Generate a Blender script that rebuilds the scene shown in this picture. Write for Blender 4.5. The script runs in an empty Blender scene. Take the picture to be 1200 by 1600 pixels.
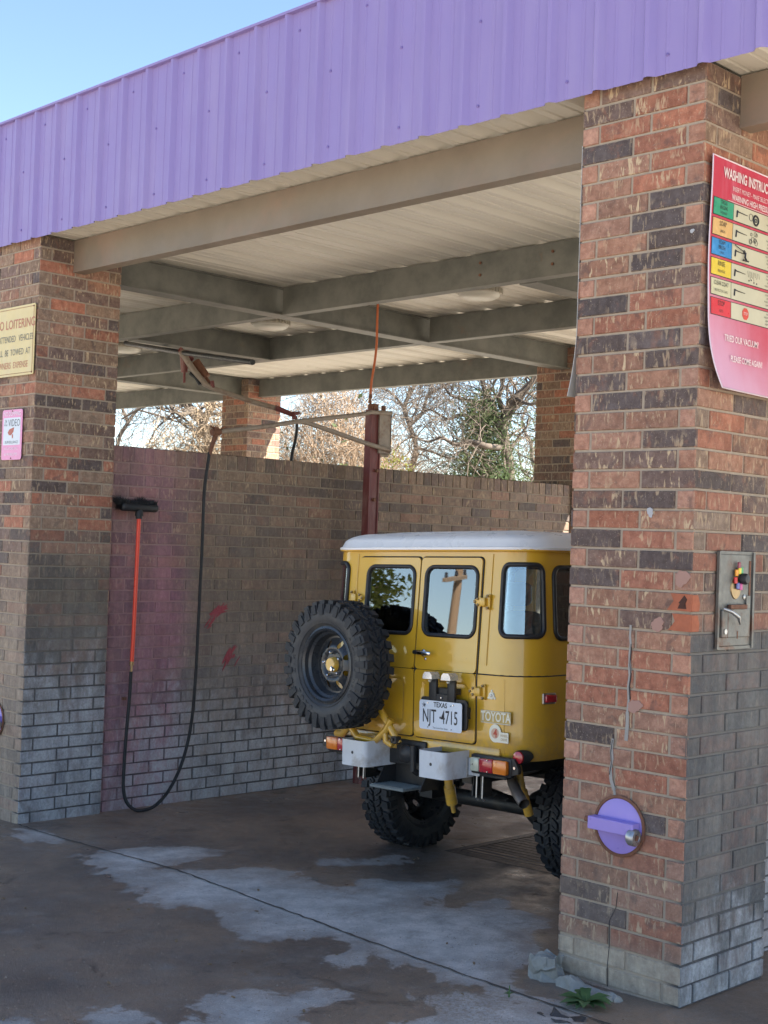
import bpy, bmesh, math, random
import numpy as np
from mathutils import Vector, Matrix, noise as mnoise
from mathutils.geometry import delaunay_2d_cdt
R = math.radians
PI = math.pi
random.seed(7)
SC = bpy.context.scene
COL = SC.collection
SUNP = (61.0, 46.5)

# ------------------------------------------------------------------ helpers
def link(o, parent=None):
    COL.objects.link(o)
    if parent is not None:
        o.parent = parent
    return o

def tag(o, label=None, cat=None, group=None, kind=None):
    if label: o['label'] = label
    if cat: o['category'] = cat
    if group: o['group'] = group
    if kind: o['kind'] = kind
    return o

def empty(name, loc=(0, 0, 0), rot=(0, 0, 0)):
    o = bpy.data.objects.new(name, None)
    o.location = loc
    o.rotation_euler = rot
    o.empty_display_size = 0.1
    return link(o)

class MB:
    """collects shapes, builds ONE mesh object"""
    def __init__(self):
        self.v = []; self.f = []; self.mi = []; self.mats = []; self.cur = 0; self.attr = {}
    def mat(self, m):
        if m not in self.mats: self.mats.append(m)
        self.cur = self.mats.index(m)
    def add(self, verts, faces, M=None):
        n = len(self.v)
        if M is not None: verts = [M @ Vector(p) for p in verts]
        self.v += [tuple(p) for p in verts]
        self.f += [tuple(i + n for i in fc) for fc in faces]
        self.mi += [self.cur] * len(faces)
        return self
    def box(self, a, b, M=None, bev=0.0):
        x0, y0, z0 = a; x1, y1, z1 = b
        if x0 > x1: x0, x1 = x1, x0
        if y0 > y1: y0, y1 = y1, y0
        if z0 > z1: z0, z1 = z1, z0
        if bev <= 0:
            vs = [(x, y, z) for x in (x0, x1) for y in (y0, y1) for z in (z0, z1)]
            fs = [(0, 1, 3, 2), (4, 6, 7, 5), (0, 4, 5, 1), (2, 3, 7, 6), (0, 2, 6, 4), (1, 5, 7, 3)]
            return self.add(vs, fs, M)
        bm = bmesh.new()
        bmesh.ops.create_cube(bm, size=1.0)
        for v in bm.verts:
            v.co = Vector(((x0 + x1) / 2 + v.co.x * (x1 - x0), (y0 + y1) / 2 + v.co.y * (y1 - y0), (z0 + z1) / 2 + v.co.z * (z1 - z0)))
        b2 = min(bev, 0.45 * min(x1 - x0, y1 - y0, z1 - z0))
        bmesh.ops.bevel(bm, geom=bm.edges[:], offset=b2, segments=2, profile=0.5, affect='EDGES')
        bm.verts.index_update()
        vs = [tuple(v.co) for v in bm.verts]; fs = [tuple(v.index for v in f.verts) for f in bm.faces]
        bm.free()
        return self.add(vs, fs, M)
    def tube(self, path, r, n=8, closed=False, cap=True, M=None):
        path = [Vector(p) for p in path]
        rs = r if isinstance(r, (list, tuple)) else [r] * len(path)
        m = len(path); vs = []; fs = []
        prev = None
        for i, p in enumerate(path):
            if closed: t = path[(i + 1) % m] - path[i - 1]
            elif i == 0: t = path[1] - path[0]
            elif i == m - 1: t = path[-1] - path[-2]
            else: t = (path[i + 1] - path[i]).normalized() + (path[i] - path[i - 1]).normalized()
            if t.length < 1e-9: t = Vector((0, 0, 1))
            t.normalize()
            if prev is None:
                a = Vector((0, 0, 1)) if abs(t.z) < 0.9 else Vector((1, 0, 0))
                u = t.cross(a).normalized()
            else:
                u = (prev - t * prev.dot(t))
                u = u.normalized() if u.length > 1e-6 else t.orthogonal().normalized()
            prev = u
            w = t.cross(u)
            for k in range(n):
                a = 2 * PI * k / n
                vs.append(tuple(p + (u * math.cos(a) + w * math.sin(a)) * rs[i]))
        rng = m if closed else m - 1
        for i in range(rng):
            j = (i + 1) % m
            for k in range(n):
                l = (k + 1) % n
                fs.append((i * n + k, i * n + l, j * n + l, j * n + k))
        if cap and not closed:
            fs.append(tuple(range(n))[::-1]); fs.append(tuple((m - 1) * n + k for k in range(n)))
        return self.add(vs, fs, M)
    def lathe(self, prof, n=32, M=None, cap0=False, cap1=False):
        """prof: (r, z) about the Z axis"""
        vs = []; fs = []
        for (r, z) in prof:
            for k in range(n):
                a = 2 * PI * k / n
                vs.append((r * math.cos(a), r * math.sin(a), z))
        for i in range(len(prof) - 1):
            for k in range(n):
                l = (k + 1) % n
                fs.append((i * n + k, i * n + l, (i + 1) * n + l, (i + 1) * n + k))
        if cap0: fs.append(tuple(range(n))[::-1])
        if cap1: fs.append(tuple((len(prof) - 1) * n + k for k in range(n)))
        return self.add(vs, fs, M)
    def prism(self, poly, z0, z1, M=None):
        """poly (x,y) list extruded in z"""
        n = len(poly)
        vs = [(x, y, z0) for x, y in poly] + [(x, y, z1) for x, y in poly]
        fs = [tuple(range(n))[::-1], tuple(range(n, 2 * n))]
        fs += [(i, (i + 1) % n, n + (i + 1) % n, n + i) for i in range(n)]
        return self.add(vs, fs, M)
    def build(self, name, mat=None, parent=None, smooth=None, doubles=False):
        me = bpy.data.meshes.new(name)
        me.from_pydata(self.v, [], self.f)
        if mat is not None and not self.mats:
            me.materials.append(mat)
        else:
            for m in self.mats: me.materials.append(m)
            me.polygons.foreach_set('material_index', self.mi)
        me.validate(clean_customdata=False)
        if doubles or True:
            bm = bmesh.new(); bm.from_mesh(me)
            if doubles: bmesh.ops.remove_doubles(bm, verts=bm.verts[:], dist=1e-5)
            bmesh.ops.recalc_face_normals(bm, faces=bm.faces[:])
            bm.to_mesh(me); bm.free()
        if smooth:
            me.polygons.foreach_set('use_smooth', [True] * len(me.polygons))
            me.set_sharp_from_angle(angle=R(smooth))
        me.update()
        return link(bpy.data.objects.new(name, me), parent)

def rrect(x0, x1, z0, z1, r, n=6):
    pts = []
    for cx, cz, a0 in ((x1 - r, z1 - r, 0), (x0 + r, z1 - r, 90), (x0 + r, z0 + r, 180), (x1 - r, z0 + r, 270)):
        for k in range(n + 1):
            a = R(a0 + 90 * k / n)
            pts.append((cx + r * math.cos(a), cz + r * math.sin(a)))
    return pts

def frame(X, Y, Z, o=(0, 0, 0)):
    """matrix whose columns are given axes"""
    X, Y, Z, o = Vector(X), Vector(Y), Vector(Z), Vector(o)
    return Matrix(((X.x, Y.x, Z.x, o.x), (X.y, Y.y, Z.y, o.y), (X.z, Y.z, Z.z, o.z), (0, 0, 0, 1)))

def text_geo(s, size=0.1, ext=0.0, align='CENTER', bold=0.0, sx=1.0, space=1.0):
    cu = bpy.data.curves.new('t', 'FONT')
    cu.body = s; cu.size = size; cu.extrude = ext; cu.align_x = align; cu.align_y = 'CENTER'
    cu.offset = bold; cu.space_character = space; cu.resolution_u = 3
    ob = bpy.data.objects.new('t', cu)
    me = bpy.data.meshes.new_from_object(ob)
    vs = [(v.co.x * sx, v.co.y, v.co.z) for v in me.vertices]
    fs = [tuple(p.vertices) for p in me.polygons]
    bpy.data.objects.remove(ob); bpy.data.curves.remove(cu); bpy.data.meshes.remove(me)
    return vs, fs

# ------------------------------------------------------------------ materials
class NT:
    def __init__(self, name):
        self.m = bpy.data.materials.new(name); self.m.use_nodes = True
        self.t = self.m.node_tree; self.t.nodes.clear()
        self.out = self.n('ShaderNodeOutputMaterial')
        self.b = self.n('ShaderNodeBsdfPrincipled')
        self.l(self.b.outputs[0], self.out.inputs['Surface'])
    def n(self, t, **kw):
        nd = self.t.nodes.new(t)
        for k, v in kw.items(): setattr(nd, k, v)
        return nd
    def l(self, a, b): self.t.links.new(a, b)
    def setin(self, nd, key, v):
        if hasattr(v, 'is_output'): self.l(v, nd.inputs[key])
        else:
            if isinstance(v, tuple) and len(v) == 3 and nd.inputs[key].type == 'RGBA': v = (*v, 1)
            nd.inputs[key].default_value = v
    def coord(self, kind='Object', scale=None):
        c = self.n('ShaderNodeTexCoord').outputs[kind]
        if scale:
            mp = self.n('ShaderNodeMapping'); self.l(c, mp.inputs[0]); mp.inputs['Scale'].default_value = scale
            return mp.outputs[0]
        return c
    def noise(self, vec, scale, detail=4, rough=0.55, dist=0.0):
        nd = self.n('ShaderNodeTexNoise')
        nd.inputs['Scale'].default_value = scale; nd.inputs['Detail'].default_value = detail
        nd.inputs['Roughness'].default_value = rough; nd.inputs['Distortion'].default_value = dist
        if vec is not None: self.l(vec, nd.inputs['Vector'])
        return nd.outputs[0]
    def math(self, op, a, b=0.0, c=0.0, clamp=False):
        nd = self.n('ShaderNodeMath', operation=op, use_clamp=clamp)
        self.setin(nd, 0, a); self.setin(nd, 1, b)
        if op in ('MULTIPLY_ADD',): self.setin(nd, 2, c)
        return nd.outputs[0]
    def ss(self, x, a, b):
        nd = self.n('ShaderNodeMapRange', interpolation_type='SMOOTHSTEP')
        self.setin(nd, 0, x); nd.inputs[1].default_value = a; nd.inputs[2].default_value = b
        nd.inputs[3].default_value = 0; nd.inputs[4].default_value = 1
        return nd.outputs[0]
    def lin(self, x, a, b, c, d):
        nd = self.n('ShaderNodeMapRange')
        self.setin(nd, 0, x); nd.inputs[1].default_value = a; nd.inputs[2].default_value = b
        nd.inputs[3].default_value = c; nd.inputs[4].default_value = d
        return nd.outputs[0]
    def mix(self, f, a, b, mode='MIX'):
        nd = self.n('ShaderNodeMix', data_type='RGBA', blend_type=mode)
        self.setin(nd, 0, f); self.setin(nd, 6, a); self.setin(nd, 7, b)
        return nd.outputs[2]
    def attr(self, name):
        return self.n('ShaderNodeAttribute', attribute_name=name)
    def bump(self, h, strength=0.3, dist=0.01, base=None):
        nd = self.n('ShaderNodeBump'); nd.inputs['Strength'].default_value = strength
        nd.inputs['Distance'].default_value = dist; self.l(h, nd.inputs['Height'])
        if base is not None: self.l(base, nd.inputs['Normal'])
        self.l(nd.outputs[0], self.b.inputs['Normal'])
        return nd.outputs[0]
    def p(self, **kw):
        for k, v in kw.items():
            self.setin(self.b, k.replace('_', ' '), v)
        return self

def simple(name, col, rough=0.5, metal=0.0, var=0.25, scale=12.0, dirt=None, dirt_amt=0.4, bump=0.0, bscale=80, coat=0.0, stretch=None):
    N = NT(name)
    c = N.coord('Object', stretch)
    n1 = N.noise(c, scale, 5, 0.6)
    dark = tuple(max(0, x * (1 - var)) for x in col); lite = tuple(min(1, x * (1 + var)) for x in col)
    colr = N.mix(n1, dark, lite)
    if dirt:
        n2 = N.noise(c, scale * 0.45, 8, 0.65, 0.3)
        colr = N.mix(N.math('MULTIPLY', N.ss(n2, 0.5, 0.68), dirt_amt), colr, dirt)
    N.p(Base_Color=colr, Metallic=metal)
    N.p(Roughness=N.lin(N.noise(c, scale * 2.3, 3), 0.3, 0.7, max(0.02, rough - 0.08), min(1, rough + 0.1)))
    if coat: N.p(Coat_Weight=coat, Coat_Roughness=0.05)
    if bump: N.bump(N.noise(c, bscale, 4), bump, 0.004)
    return N.m

def M_brick():
    N = NT('brick')
    A = N.attr('bcol'); W = N.attr('wcol'); B = N.attr('bloom')
    c = N.coord('Object')
    off = N.n('ShaderNodeVectorMath', operation='ADD')
    seed = N.attr('bseed')
    N.l(c, off.inputs[0]); N.l(seed.outputs['Color'], off.inputs[1])
    c2 = off.outputs[0]
    col = A.outputs['Color']
    n1 = N.noise(c2, 26, 6, 0.7)
    col = N.mix(N.ss(n1, 0.3, 0.75), N.mix(1.0, col, (0.70, 0.64, 0.62), 'MULTIPLY'), N.mix(1.0, col, (1.22, 1.22, 1.2), 'MULTIPLY'))
    # dark kiln smudges
    nd = N.noise(c2, 11, 4, 0.6, 0.6)
    col = N.mix(N.math('MULTIPLY', N.ss(nd, 0.56, 0.66), 0.45), col, (0.085, 0.065, 0.062))
    nr = N.noise(c2, 9, 5, 0.65, 0.5)
    col = N.mix(N.math('MULTIPLY', N.ss(nr, 0.55, 0.68), 0.45), col, (0.30, 0.135, 0.085))
    ne = N.noise(c2, 34, 5, 0.7)
    edge = N.math('ADD', N.attr('bedge').outputs['Fac'], N.math('MULTIPLY', N.math('SUBTRACT', ne, 0.5), 1.5))
    col = N.mix(N.math('MULTIPLY', N.ss(edge, 0.70, 1.05), 0.5), col, (0.40, 0.29, 0.20))
    # pale vertical slurry flecks
    mp = N.n('ShaderNodeMapping'); N.l(c2, mp.inputs[0]); mp.inputs['Scale'].default_value = (62, 62, 17)
    nf = N.noise(mp.outputs[0], 1.0, 3, 0.55, 0.5)
    ffac = N.math('MULTIPLY', N.math('MULTIPLY', N.ss(nf, 0.54, 0.65), A.outputs['Alpha']), N.ss(N.noise(c2, 7, 4, 0.6), 0.36, 0.6))
    col = N.mix(ffac, col, (0.52, 0.39, 0.25))
    nf2 = N.noise(c2, 170, 2, 0.5)
    col = N.mix(N.math('MULTIPLY', N.ss(nf2, 0.66, 0.72), 0.5), col, (0.5, 0.42, 0.33))
    # grey wash coat
    nw = N.noise(c, 14, 5, 0.65)
    wf = N.math('MULTIPLY', W.outputs['Alpha'], N.lin(nw, 0.25, 0.7, 0.72, 1.0), clamp=True)
    wv = N.mix(N.noise(c2, 40, 5, 0.7), N.mix(1.0, W.outputs['Color'], (0.5, 0.5, 0.5), 'MULTIPLY'), N.mix(1.0, W.outputs['Color'], (1.5, 1.5, 1.5), 'MULTIPLY'))
    mp3 = N.n('ShaderNodeMapping'); N.l(c, mp3.inputs[0]); mp3.inputs['Scale'].default_value = (7, 7, 1.3)
    wv = N.mix(N.ss(N.noise(mp3.outputs[0], 1.0, 7, 0.7), 0.35, 0.68), N.mix(1.0, wv, (0.68, 0.68, 0.70), 'MULTIPLY'), N.mix(1.0, wv, (1.25, 1.22, 1.18), 'MULTIPLY'))
    col = N.mix(wf, col, wv)
    # white bloom with a ragged edge
    mp2 = N.n('ShaderNodeMapping'); N.l(c, mp2.inputs[0]); mp2.inputs['Scale'].default_value = (9, 9, 4)
    nb = N.noise(mp2.outputs[0], 1.0, 9, 0.72, 0.4)
    bf = N.ss(N.math('ADD', N.math('MULTIPLY', nb, 1.5), B.outputs['Fac']), 1.02, 1.62)
    nb2 = N.noise(c, 55, 6, 0.75)
    bf = N.math('MULTIPLY', bf, N.lin(nb2, 0.3, 0.62, 0.35, 0.95), clamp=True)
    col = N.mix(bf, col, N.mix(N.noise(c, 20, 6, 0.75), (0.30, 0.31, 0.325), (0.56, 0.575, 0.60)))
    N.p(Base_Color=col, Roughness=0.82, Specular_IOR_Level=0.3)
    h = N.math('ADD', N.noise(c2, 90, 6, 0.75), N.math('MULTIPLY', N.noise(c2, 22, 3), 1.2))
    N.bump(h, 0.75, 0.005)
    return N.m

def M_mortar():
    N = NT('mortar')
    W = N.attr('wcol'); B = N.attr('bloom')
    c = N.coord('Object')
    col = N.mix(N.noise(c, 30, 6, 0.7), (0.25, 0.20, 0.155), (0.46, 0.38, 0.30))
    wf = N.math('MULTIPLY', W.outputs['Alpha'], 0.85)
    col = N.mix(wf, col, N.mix(1.0, W.outputs['Color'], (1.05, 1.02, 1.0), 'MULTIPLY'))
    dk = N.math('MULTIPLY', N.ss(B.outputs['Fac'], 0.18, 0.55), N.ss(N.noise(c, 7, 6, 0.7), 0.30, 0.5))
    col = N.mix(N.math('MULTIPLY', dk, 0.8), col, (0.06, 0.06, 0.065))
    N.p(Base_Color=col, Roughness=0.95, Specular_IOR_Level=0.2)
    N.bump(N.noise(c, 140, 5, 0.7), 0.6, 0.004)
    return N.m

def M_floor():
    N = NT('wet_concrete')
    c = N.coord('Object')
    D = N.attr('dry').outputs['Fac']
    n1 = N.noise(c, 2.6, 9, 0.72, 0.5)
    n2 = N.noise(c, 14, 6, 0.7)
    d = N.math('ADD', D, N.math('MULTIPLY', N.math('SUBTRACT', n1, 0.5), 0.75))
    d = N.math('ADD', d, N.math('MULTIPLY', N.math('SUBTRACT', n2, 0.5), 0.16))
    dry = N.math('ADD', N.math('MULTIPLY', N.ss(d, -0.05, -0.01), 0.55), N.math('MULTIPLY', N.ss(d, -0.02, 0.26), 0.45))
    big = N.noise(c, 0.9, 5, 0.6)
    wet = N.mix(N.ss(big, 0.35, 0.65), (0.135, 0.103, 0.082), (0.255, 0.180, 0.125))
    wet = N.mix(N.ss(N.noise(c, 5, 8, 0.75), 0.5, 0.75), wet, (0.21, 0.185, 0.16))
    wet = N.mix(N.math('MULTIPLY', N.ss(N.noise(c, 3.1, 6, 0.7, 1.0), 0.58, 0.7), 0.6), wet, (0.022, 0.02, 0.02))
    dr = N.mix(N.ss(N.noise(c, 6, 8, 0.7), 0.35, 0.7), (0.36, 0.34, 0.315), (0.56, 0.525, 0.485))
    dr = N.mix(N.math('MULTIPLY', N.ss(N.noise(c, 1.7, 6, 0.7, 0.8), 0.55, 0.7), 0.5), dr, (0.12, 0.105, 0.095))
    col = N.mix(dry, wet, dr)
    sp = N.noise(c, 160, 3, 0.6)
    col = N.mix(N.math('MULTIPLY', N.ss(sp, 0.58, 0.7), 0.55), col, N.mix(1.0, col, (2.4, 2.1, 1.9), 'MULTIPLY'))
    col = N.mix(N.math('MULTIPLY', N.ss(N.noise(c, 95, 3, 0.6), 0.6, 0.7), 0.5), col, (0.02, 0.018, 0.016))
    col = N.mix(N.math('MULTIPLY', N.ss(N.noise(c, 1.3, 7, 0.7, 0.6), 0.52, 0.70), 0.45), col, N.mix(1.0, col, (0.50, 0.46, 0.43), 'MULTIPLY'))
    S = N.attr('sand').outputs['Fac']
    col = N.mix(N.math('MULTIPLY', S, N.ss(N.noise(c, 60, 6, 0.8), 0.45, 0.62)), col, (0.22, 0.155, 0.10))
    N.p(Base_Color=col)
    rw = N.lin(N.noise(c, 4, 6, 0.7), 0.3, 0.7, 0.20, 0.72)
    rr = N.n('ShaderNodeMix', data_type='FLOAT'); N.setin(rr, 0, dry); N.setin(rr, 2, rw); N.setin(rr, 3, 0.8)
    N.p(Roughness=rr.outputs[0], Specular_IOR_Level=0.5)
    h = N.math('ADD', N.noise(c, 70, 6, 0.7), N.math('MULTIPLY', N.noise(c, 220, 3), 0.5))
    N.bump(h, 0.6, 0.005)
    return N.m

def M_ground():
    N = NT('outer_ground')
    c = N.coord('Object')
    col = N.mix(N.ss(N.noise(c, 0.35, 8, 0.65), 0.35, 0.65), (0.30, 0.265, 0.22), (0.46, 0.42, 0.36))
    col = N.mix(N.math('MULTIPLY', N.ss(N.noise(c, 25, 5, 0.7), 0.5, 0.7), 0.5), col, (0.10, 0.09, 0.08))
    N.p(Base_Color=col, Roughness=0.9)
    N.bump(N.noise(c, 40, 6), 0.4, 0.01)
    return N.m

def M_paint(name, col, rough=0.35, streak=(0.5, 0.5, 0.5), amt=0.12, vsc=(3, 3, 0.6)):
    N = NT(name)
    c = N.coord('Object', vsc)
    n = N.noise(c, 3, 6, 0.6)
    cc = N.mix(N.math('MULTIPLY', N.ss(n, 0.42, 0.72), amt), col, streak)
    c0 = N.coord('Object')
    cc = N.mix(N.math('MULTIPLY', N.ss(N.noise(c0, 1.1, 5, 0.6), 0.35, 0.7), 0.35), cc, N.mix(1.0, cc, (0.9, 0.9, 0.92), 'MULTIPLY'))
    N.p(Base_Color=cc, Roughness=N.lin(N.noise(c0, 9, 4), 0.3, 0.7, rough - 0.07, rough + 0.1))
    N.bump(N.noise(c0, 2.2, 3), 0.08, 0.02)
    return N.m

def M_steel():
    N = NT('primed_steel')
    c = N.coord('Object')
    col = N.mix(N.ss(N.noise(c, 4, 7, 0.65), 0.3, 0.7), (0.095, 0.098, 0.084), (0.17, 0.168, 0.143))
    rust = N.ss(N.noise(c, 2.2, 9, 0.75, 0.4), 0.60, 0.72)
    col = N.mix(N.math('MULTIPLY', rust, 0.55), col, (0.20, 0.11, 0.065))
    N.p(Base_Color=col, Roughness=0.55, Metallic=0.0)
    N.bump(N.noise(c, 60, 5, 0.7), 0.2, 0.003)
    return N.m

def M_soffit():
    N = NT('ceiling_metal')
    c = N.coord('Object', (9, 0.5, 1))
    col = N.mix(N.noise(c, 1, 6, 0.65), (0.54, 0.51, 0.44), (0.74, 0.70, 0.61))
    c0 = N.coord('Object')
    col = N.mix(N.math('MULTIPLY', N.ss(N.noise(c0, 1.4, 8, 0.7, 0.5), 0.58, 0.75), 0.5), col, (0.26, 0.22, 0.165))
    N.p(Base_Color=col, Roughness=0.5)
    return N.m

def M_carpaint():
    N = NT('mustard_paint')
    c = N.coord('Object')
    col = N.mix(N.noise(c, 3, 4), (0.62, 0.345, 0.020), (0.68, 0.385, 0.028))
    col = N.mix(N.math('MULTIPLY', N.ss(N.noise(c, 2.2, 8, 0.7), 0.55, 0.8), 0.25), col, (0.36, 0.25, 0.09))
    spz = N.n('ShaderNodeSeparateXYZ'); N.l(c, spz.inputs[0])
    dst = N.math('MULTIPLY', N.ss(N.math('ADD', spz.outputs[2], N.math('MULTIPLY', N.noise(c, 6, 7, 0.7), 0.5)), 1.30, 0.90), 0.42)
    col = N.mix(N.math('MULTIPLY', dst, N.ss(N.noise(c, 18, 7, 0.75), 0.38, 0.62)), col, (0.26, 0.19, 0.12))
    col = N.mix(N.math('MULTIPLY', N.ss(N.noise(c, 75, 3, 0.6), 0.70, 0.74), 0.5), col, (0.20, 0.11, 0.04))
    N.p(Base_Color=col, Roughness=N.lin(N.noise(c, 14, 5), 0.3, 0.7, 0.28, 0.42), Coat_Weight=0.9, Coat_Roughness=0.035, Specular_IOR_Level=0.5)
    N.bump(N.noise(c, 5, 2), 0.03, 0.02)
    return N.m

def M_glass(name='window_glass', tint=(0.75, 0.85, 0.88)):
    N = NT(name)
    gl = N.n('ShaderNodeBsdfGlossy'); gl.inputs['Roughness'].default_value = 0.012
    gl.inputs['Color'].default_value = (0.95, 0.97, 1, 1)
    tr = N.n('ShaderNodeBsdfTransparent'); tr.inputs['Color'].default_value = (*tint, 1)
    fr = N.n('ShaderNodeFresnel'); fr.inputs['IOR'].default_value = 1.9
    mx = N.n('ShaderNodeMixShader')
    N.l(N.math('MULTIPLY', fr.outputs[0], 1.9, clamp=True), mx.inputs[0]); N.l(tr.outputs[0], mx.inputs[1]); N.l(gl.outputs[0], mx.inputs[2])
    N.l(mx.outputs[0], N.out.inputs['Surface'])
    return N.m

def M_rubber(name='rubber', col=(0.022, 0.024, 0.027), dust=(0.085, 0.08, 0.072), rough=0.72):
    N = NT(name)
    c = N.coord('Object')
    cc = N.mix(N.math('MULTIPLY', N.ss(N.noise(c, 9, 7, 0.7), 0.42, 0.75), 0.5), col, dust)
    N.p(Base_Color=cc, Roughness=rough, Specular_IOR_Level=0.4)
    N.bump(N.noise(c, 120, 4), 0.25, 0.002)
    return N.m

def M_leaf(name, c1, c2, c3):
    N = NT(name)
    g = N.n('ShaderNodeNewGeometry')
    c = N.coord('Object')
    f = N.noise(c, 1.3, 3)
    col = N.mix(g.outputs['Random Per Island'], c1, c2)
    col = N.mix(N.ss(f, 0.42, 0.66), col, c3)
    N.p(Base_Color=col, Roughness=0.65, Specular_IOR_Level=0.3)
    tr = N.n('ShaderNodeBsdfTranslucent'); N.l(col, tr.inputs[0])
    mx = N.n('ShaderNodeMixShader'); mx.inputs[0].default_value = 0.3
    N.l(N.b.outputs[0], mx.inputs[1]); N.l(tr.outputs[0], mx.inputs[2]); N.l(mx.outputs[0], N.out.inputs['Surface'])
    return N.m

K = dict(
    brick=M_brick(), mortar=M_mortar(), floor=M_floor(), ground=M_ground(), steel=M_steel(), soffit=M_soffit(),
    purple=M_paint('lavender_paint', (0.245, 0.188, 0.42), 0.45, (0.30, 0.245, 0.44), 0.4),
    lid=simple('lavender_lid', (0.30, 0.225, 0.60), 0.35, var=0.08),
    paint=M_carpaint(),
    white=M_paint('white_roof_paint', (0.80, 0.81, 0.82), 0.3, (0.6, 0.6, 0.6), 0.15),
    whitemetal=simple('white_bumper', (0.60, 0.61, 0.63), 0.45, var=0.15, scale=14, dirt=(0.30, 0.24, 0.18), dirt_amt=0.55, bump=0.12),
    glass=M_glass(), rubber=M_rubber(), seal=simple('black_seal', (0.012, 0.012, 0.014), 0.45, var=0.3),
    tyre=M_rubber('tyre_rubber', (0.018, 0.02, 0.024), (0.06, 0.058, 0.055), 0.65),
    tyreside=M_rubber('tyre_sidewall', (0.035, 0.036, 0.04), (0.12, 0.11, 0.09), 0.6),
    rim=simple('black_rim', (0.040, 0.044, 0.050), 0.3, metal=0.35, var=0.3, dirt=(0.10, 0.09, 0.08), dirt_amt=0.4),
    chrome=simple('chrome', (0.7, 0.7, 0.72), 0.15, metal=1.0, var=0.1),
    zinc=simple('zinc_steel', (0.42, 0.42, 0.42), 0.35, metal=0.85, var=0.3, scale=30),
    darkmetal=simple('dark_metal', (0.025, 0.026, 0.028), 0.5, metal=0.2, var=0.5, scale=20, dirt=(0.08, 0.065, 0.05), dirt_amt=0.5),
    exhaust=simple('exhaust_pipe', (0.20, 0.17, 0.15), 0.45, metal=0.6, var=0.35, scale=18),
    redlens=simple('red_lens', (0.42, 0.012, 0.02), 0.18, var=0.15, coat=0.8),
    amber=simple('amber_lens', (0.75, 0.20, 0.012), 0.18, var=0.15, coat=0.8),
    clearlens=simple('clear_lens', (0.50, 0.52, 0.40), 0.2, var=0.15, coat=0.8),
    plate=simple('plate_white', (0.62, 0.68, 0.76), 0.35, var=0.05),
    ink=simple('black_ink', (0.02, 0.02, 0.025), 0.5, var=0.1),
    badge=simple('badge_cream', (0.78, 0.74, 0.60), 0.4, var=0.1),
    badgered=simple('badge_red', (0.50, 0.06, 0.03), 0.4, var=0.1),
    seat=simple('teal_seat', (0.035, 0.075, 0.095), 0.55, var=0.3, bump=0.2),
    interior=simple('dark_interior', (0.02, 0.022, 0.024), 0.7, var=0.4),
    redpost=simple('rusty_red_paint', (0.15, 0.034, 0.032), 0.6, var=0.45, scale=14, dirt=(0.26, 0.16, 0.13), dirt_amt=0.7, stretch=(1, 1, 0.25)),
    boom=simple('weathered_tube', (0.27, 0.22, 0.175), 0.6, var=0.35, scale=22, dirt=(0.16, 0.08, 0.045), dirt_amt=0.7),
    hose=simple('black_hose', (0.009, 0.010, 0.012), 0.6, var=0.3),
    orangehose=simple('orange_hose', (0.48, 0.12, 0.035), 0.55, var=0.25),
    redhandle=simple('red_handle', (0.72, 0.05, 0.02), 0.35, var=0.08),
    brass=simple('brass', (0.30, 0.22, 0.12), 0.35, metal=0.8, var=0.2),
    lamp=simple('lamp_lens', (0.60, 0.58, 0.50), 0.4, var=0.08),
    lampbody=simple('lamp_body', (0.50, 0.47, 0.40), 0.5, var=0.2),
    rust=simple('rust', (0.16, 0.07, 0.04), 0.8, var=0.5, scale=30, bump=0.4),
    concrete=simple('pale_concrete', (0.27, 0.26, 0.235), 0.85, var=0.3, scale=15, dirt=(0.15, 0.14, 0.12), dirt_amt=0.6, bump=0.5, bscale=60),
    patch=simple('mortar_patch', (0.30, 0.285, 0.265), 0.85, var=0.2, scale=25, bump=0.4),
)
# ------------------------------------------------------------------ place
W = 0.59; DP = 0.62; RH = 0.0794; H = 46 * RH
BAY = 4.926
def G(x, y):
    return 0.0294 * min(max(x, -5.6), 0.6) - 0.0057 * min(max(y, -3), 6.5)

def lerp(a, b, t): return a + (b - a) * t
def cl(x): return max(0.0, min(1.0, x))
def sst(x, a, b):
    t = cl((x - a) / (b - a)) if a != b else 0
    return t * t * (3 - 2 * t)

BR = dict(H=((0.39, 0.215, 0.155), 0.15), R=((0.35, 0.150, 0.098), 0.7), M=((0.32, 0.178, 0.125), 1.0), B=((0.185, 0.125, 0.105), 0.9),
          D=((0.112, 0.088, 0.084), 0.55), T=((0.44, 0.37, 0.28), 0.5), N=((0.265, 0.185, 0.135), 0.85))

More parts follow.
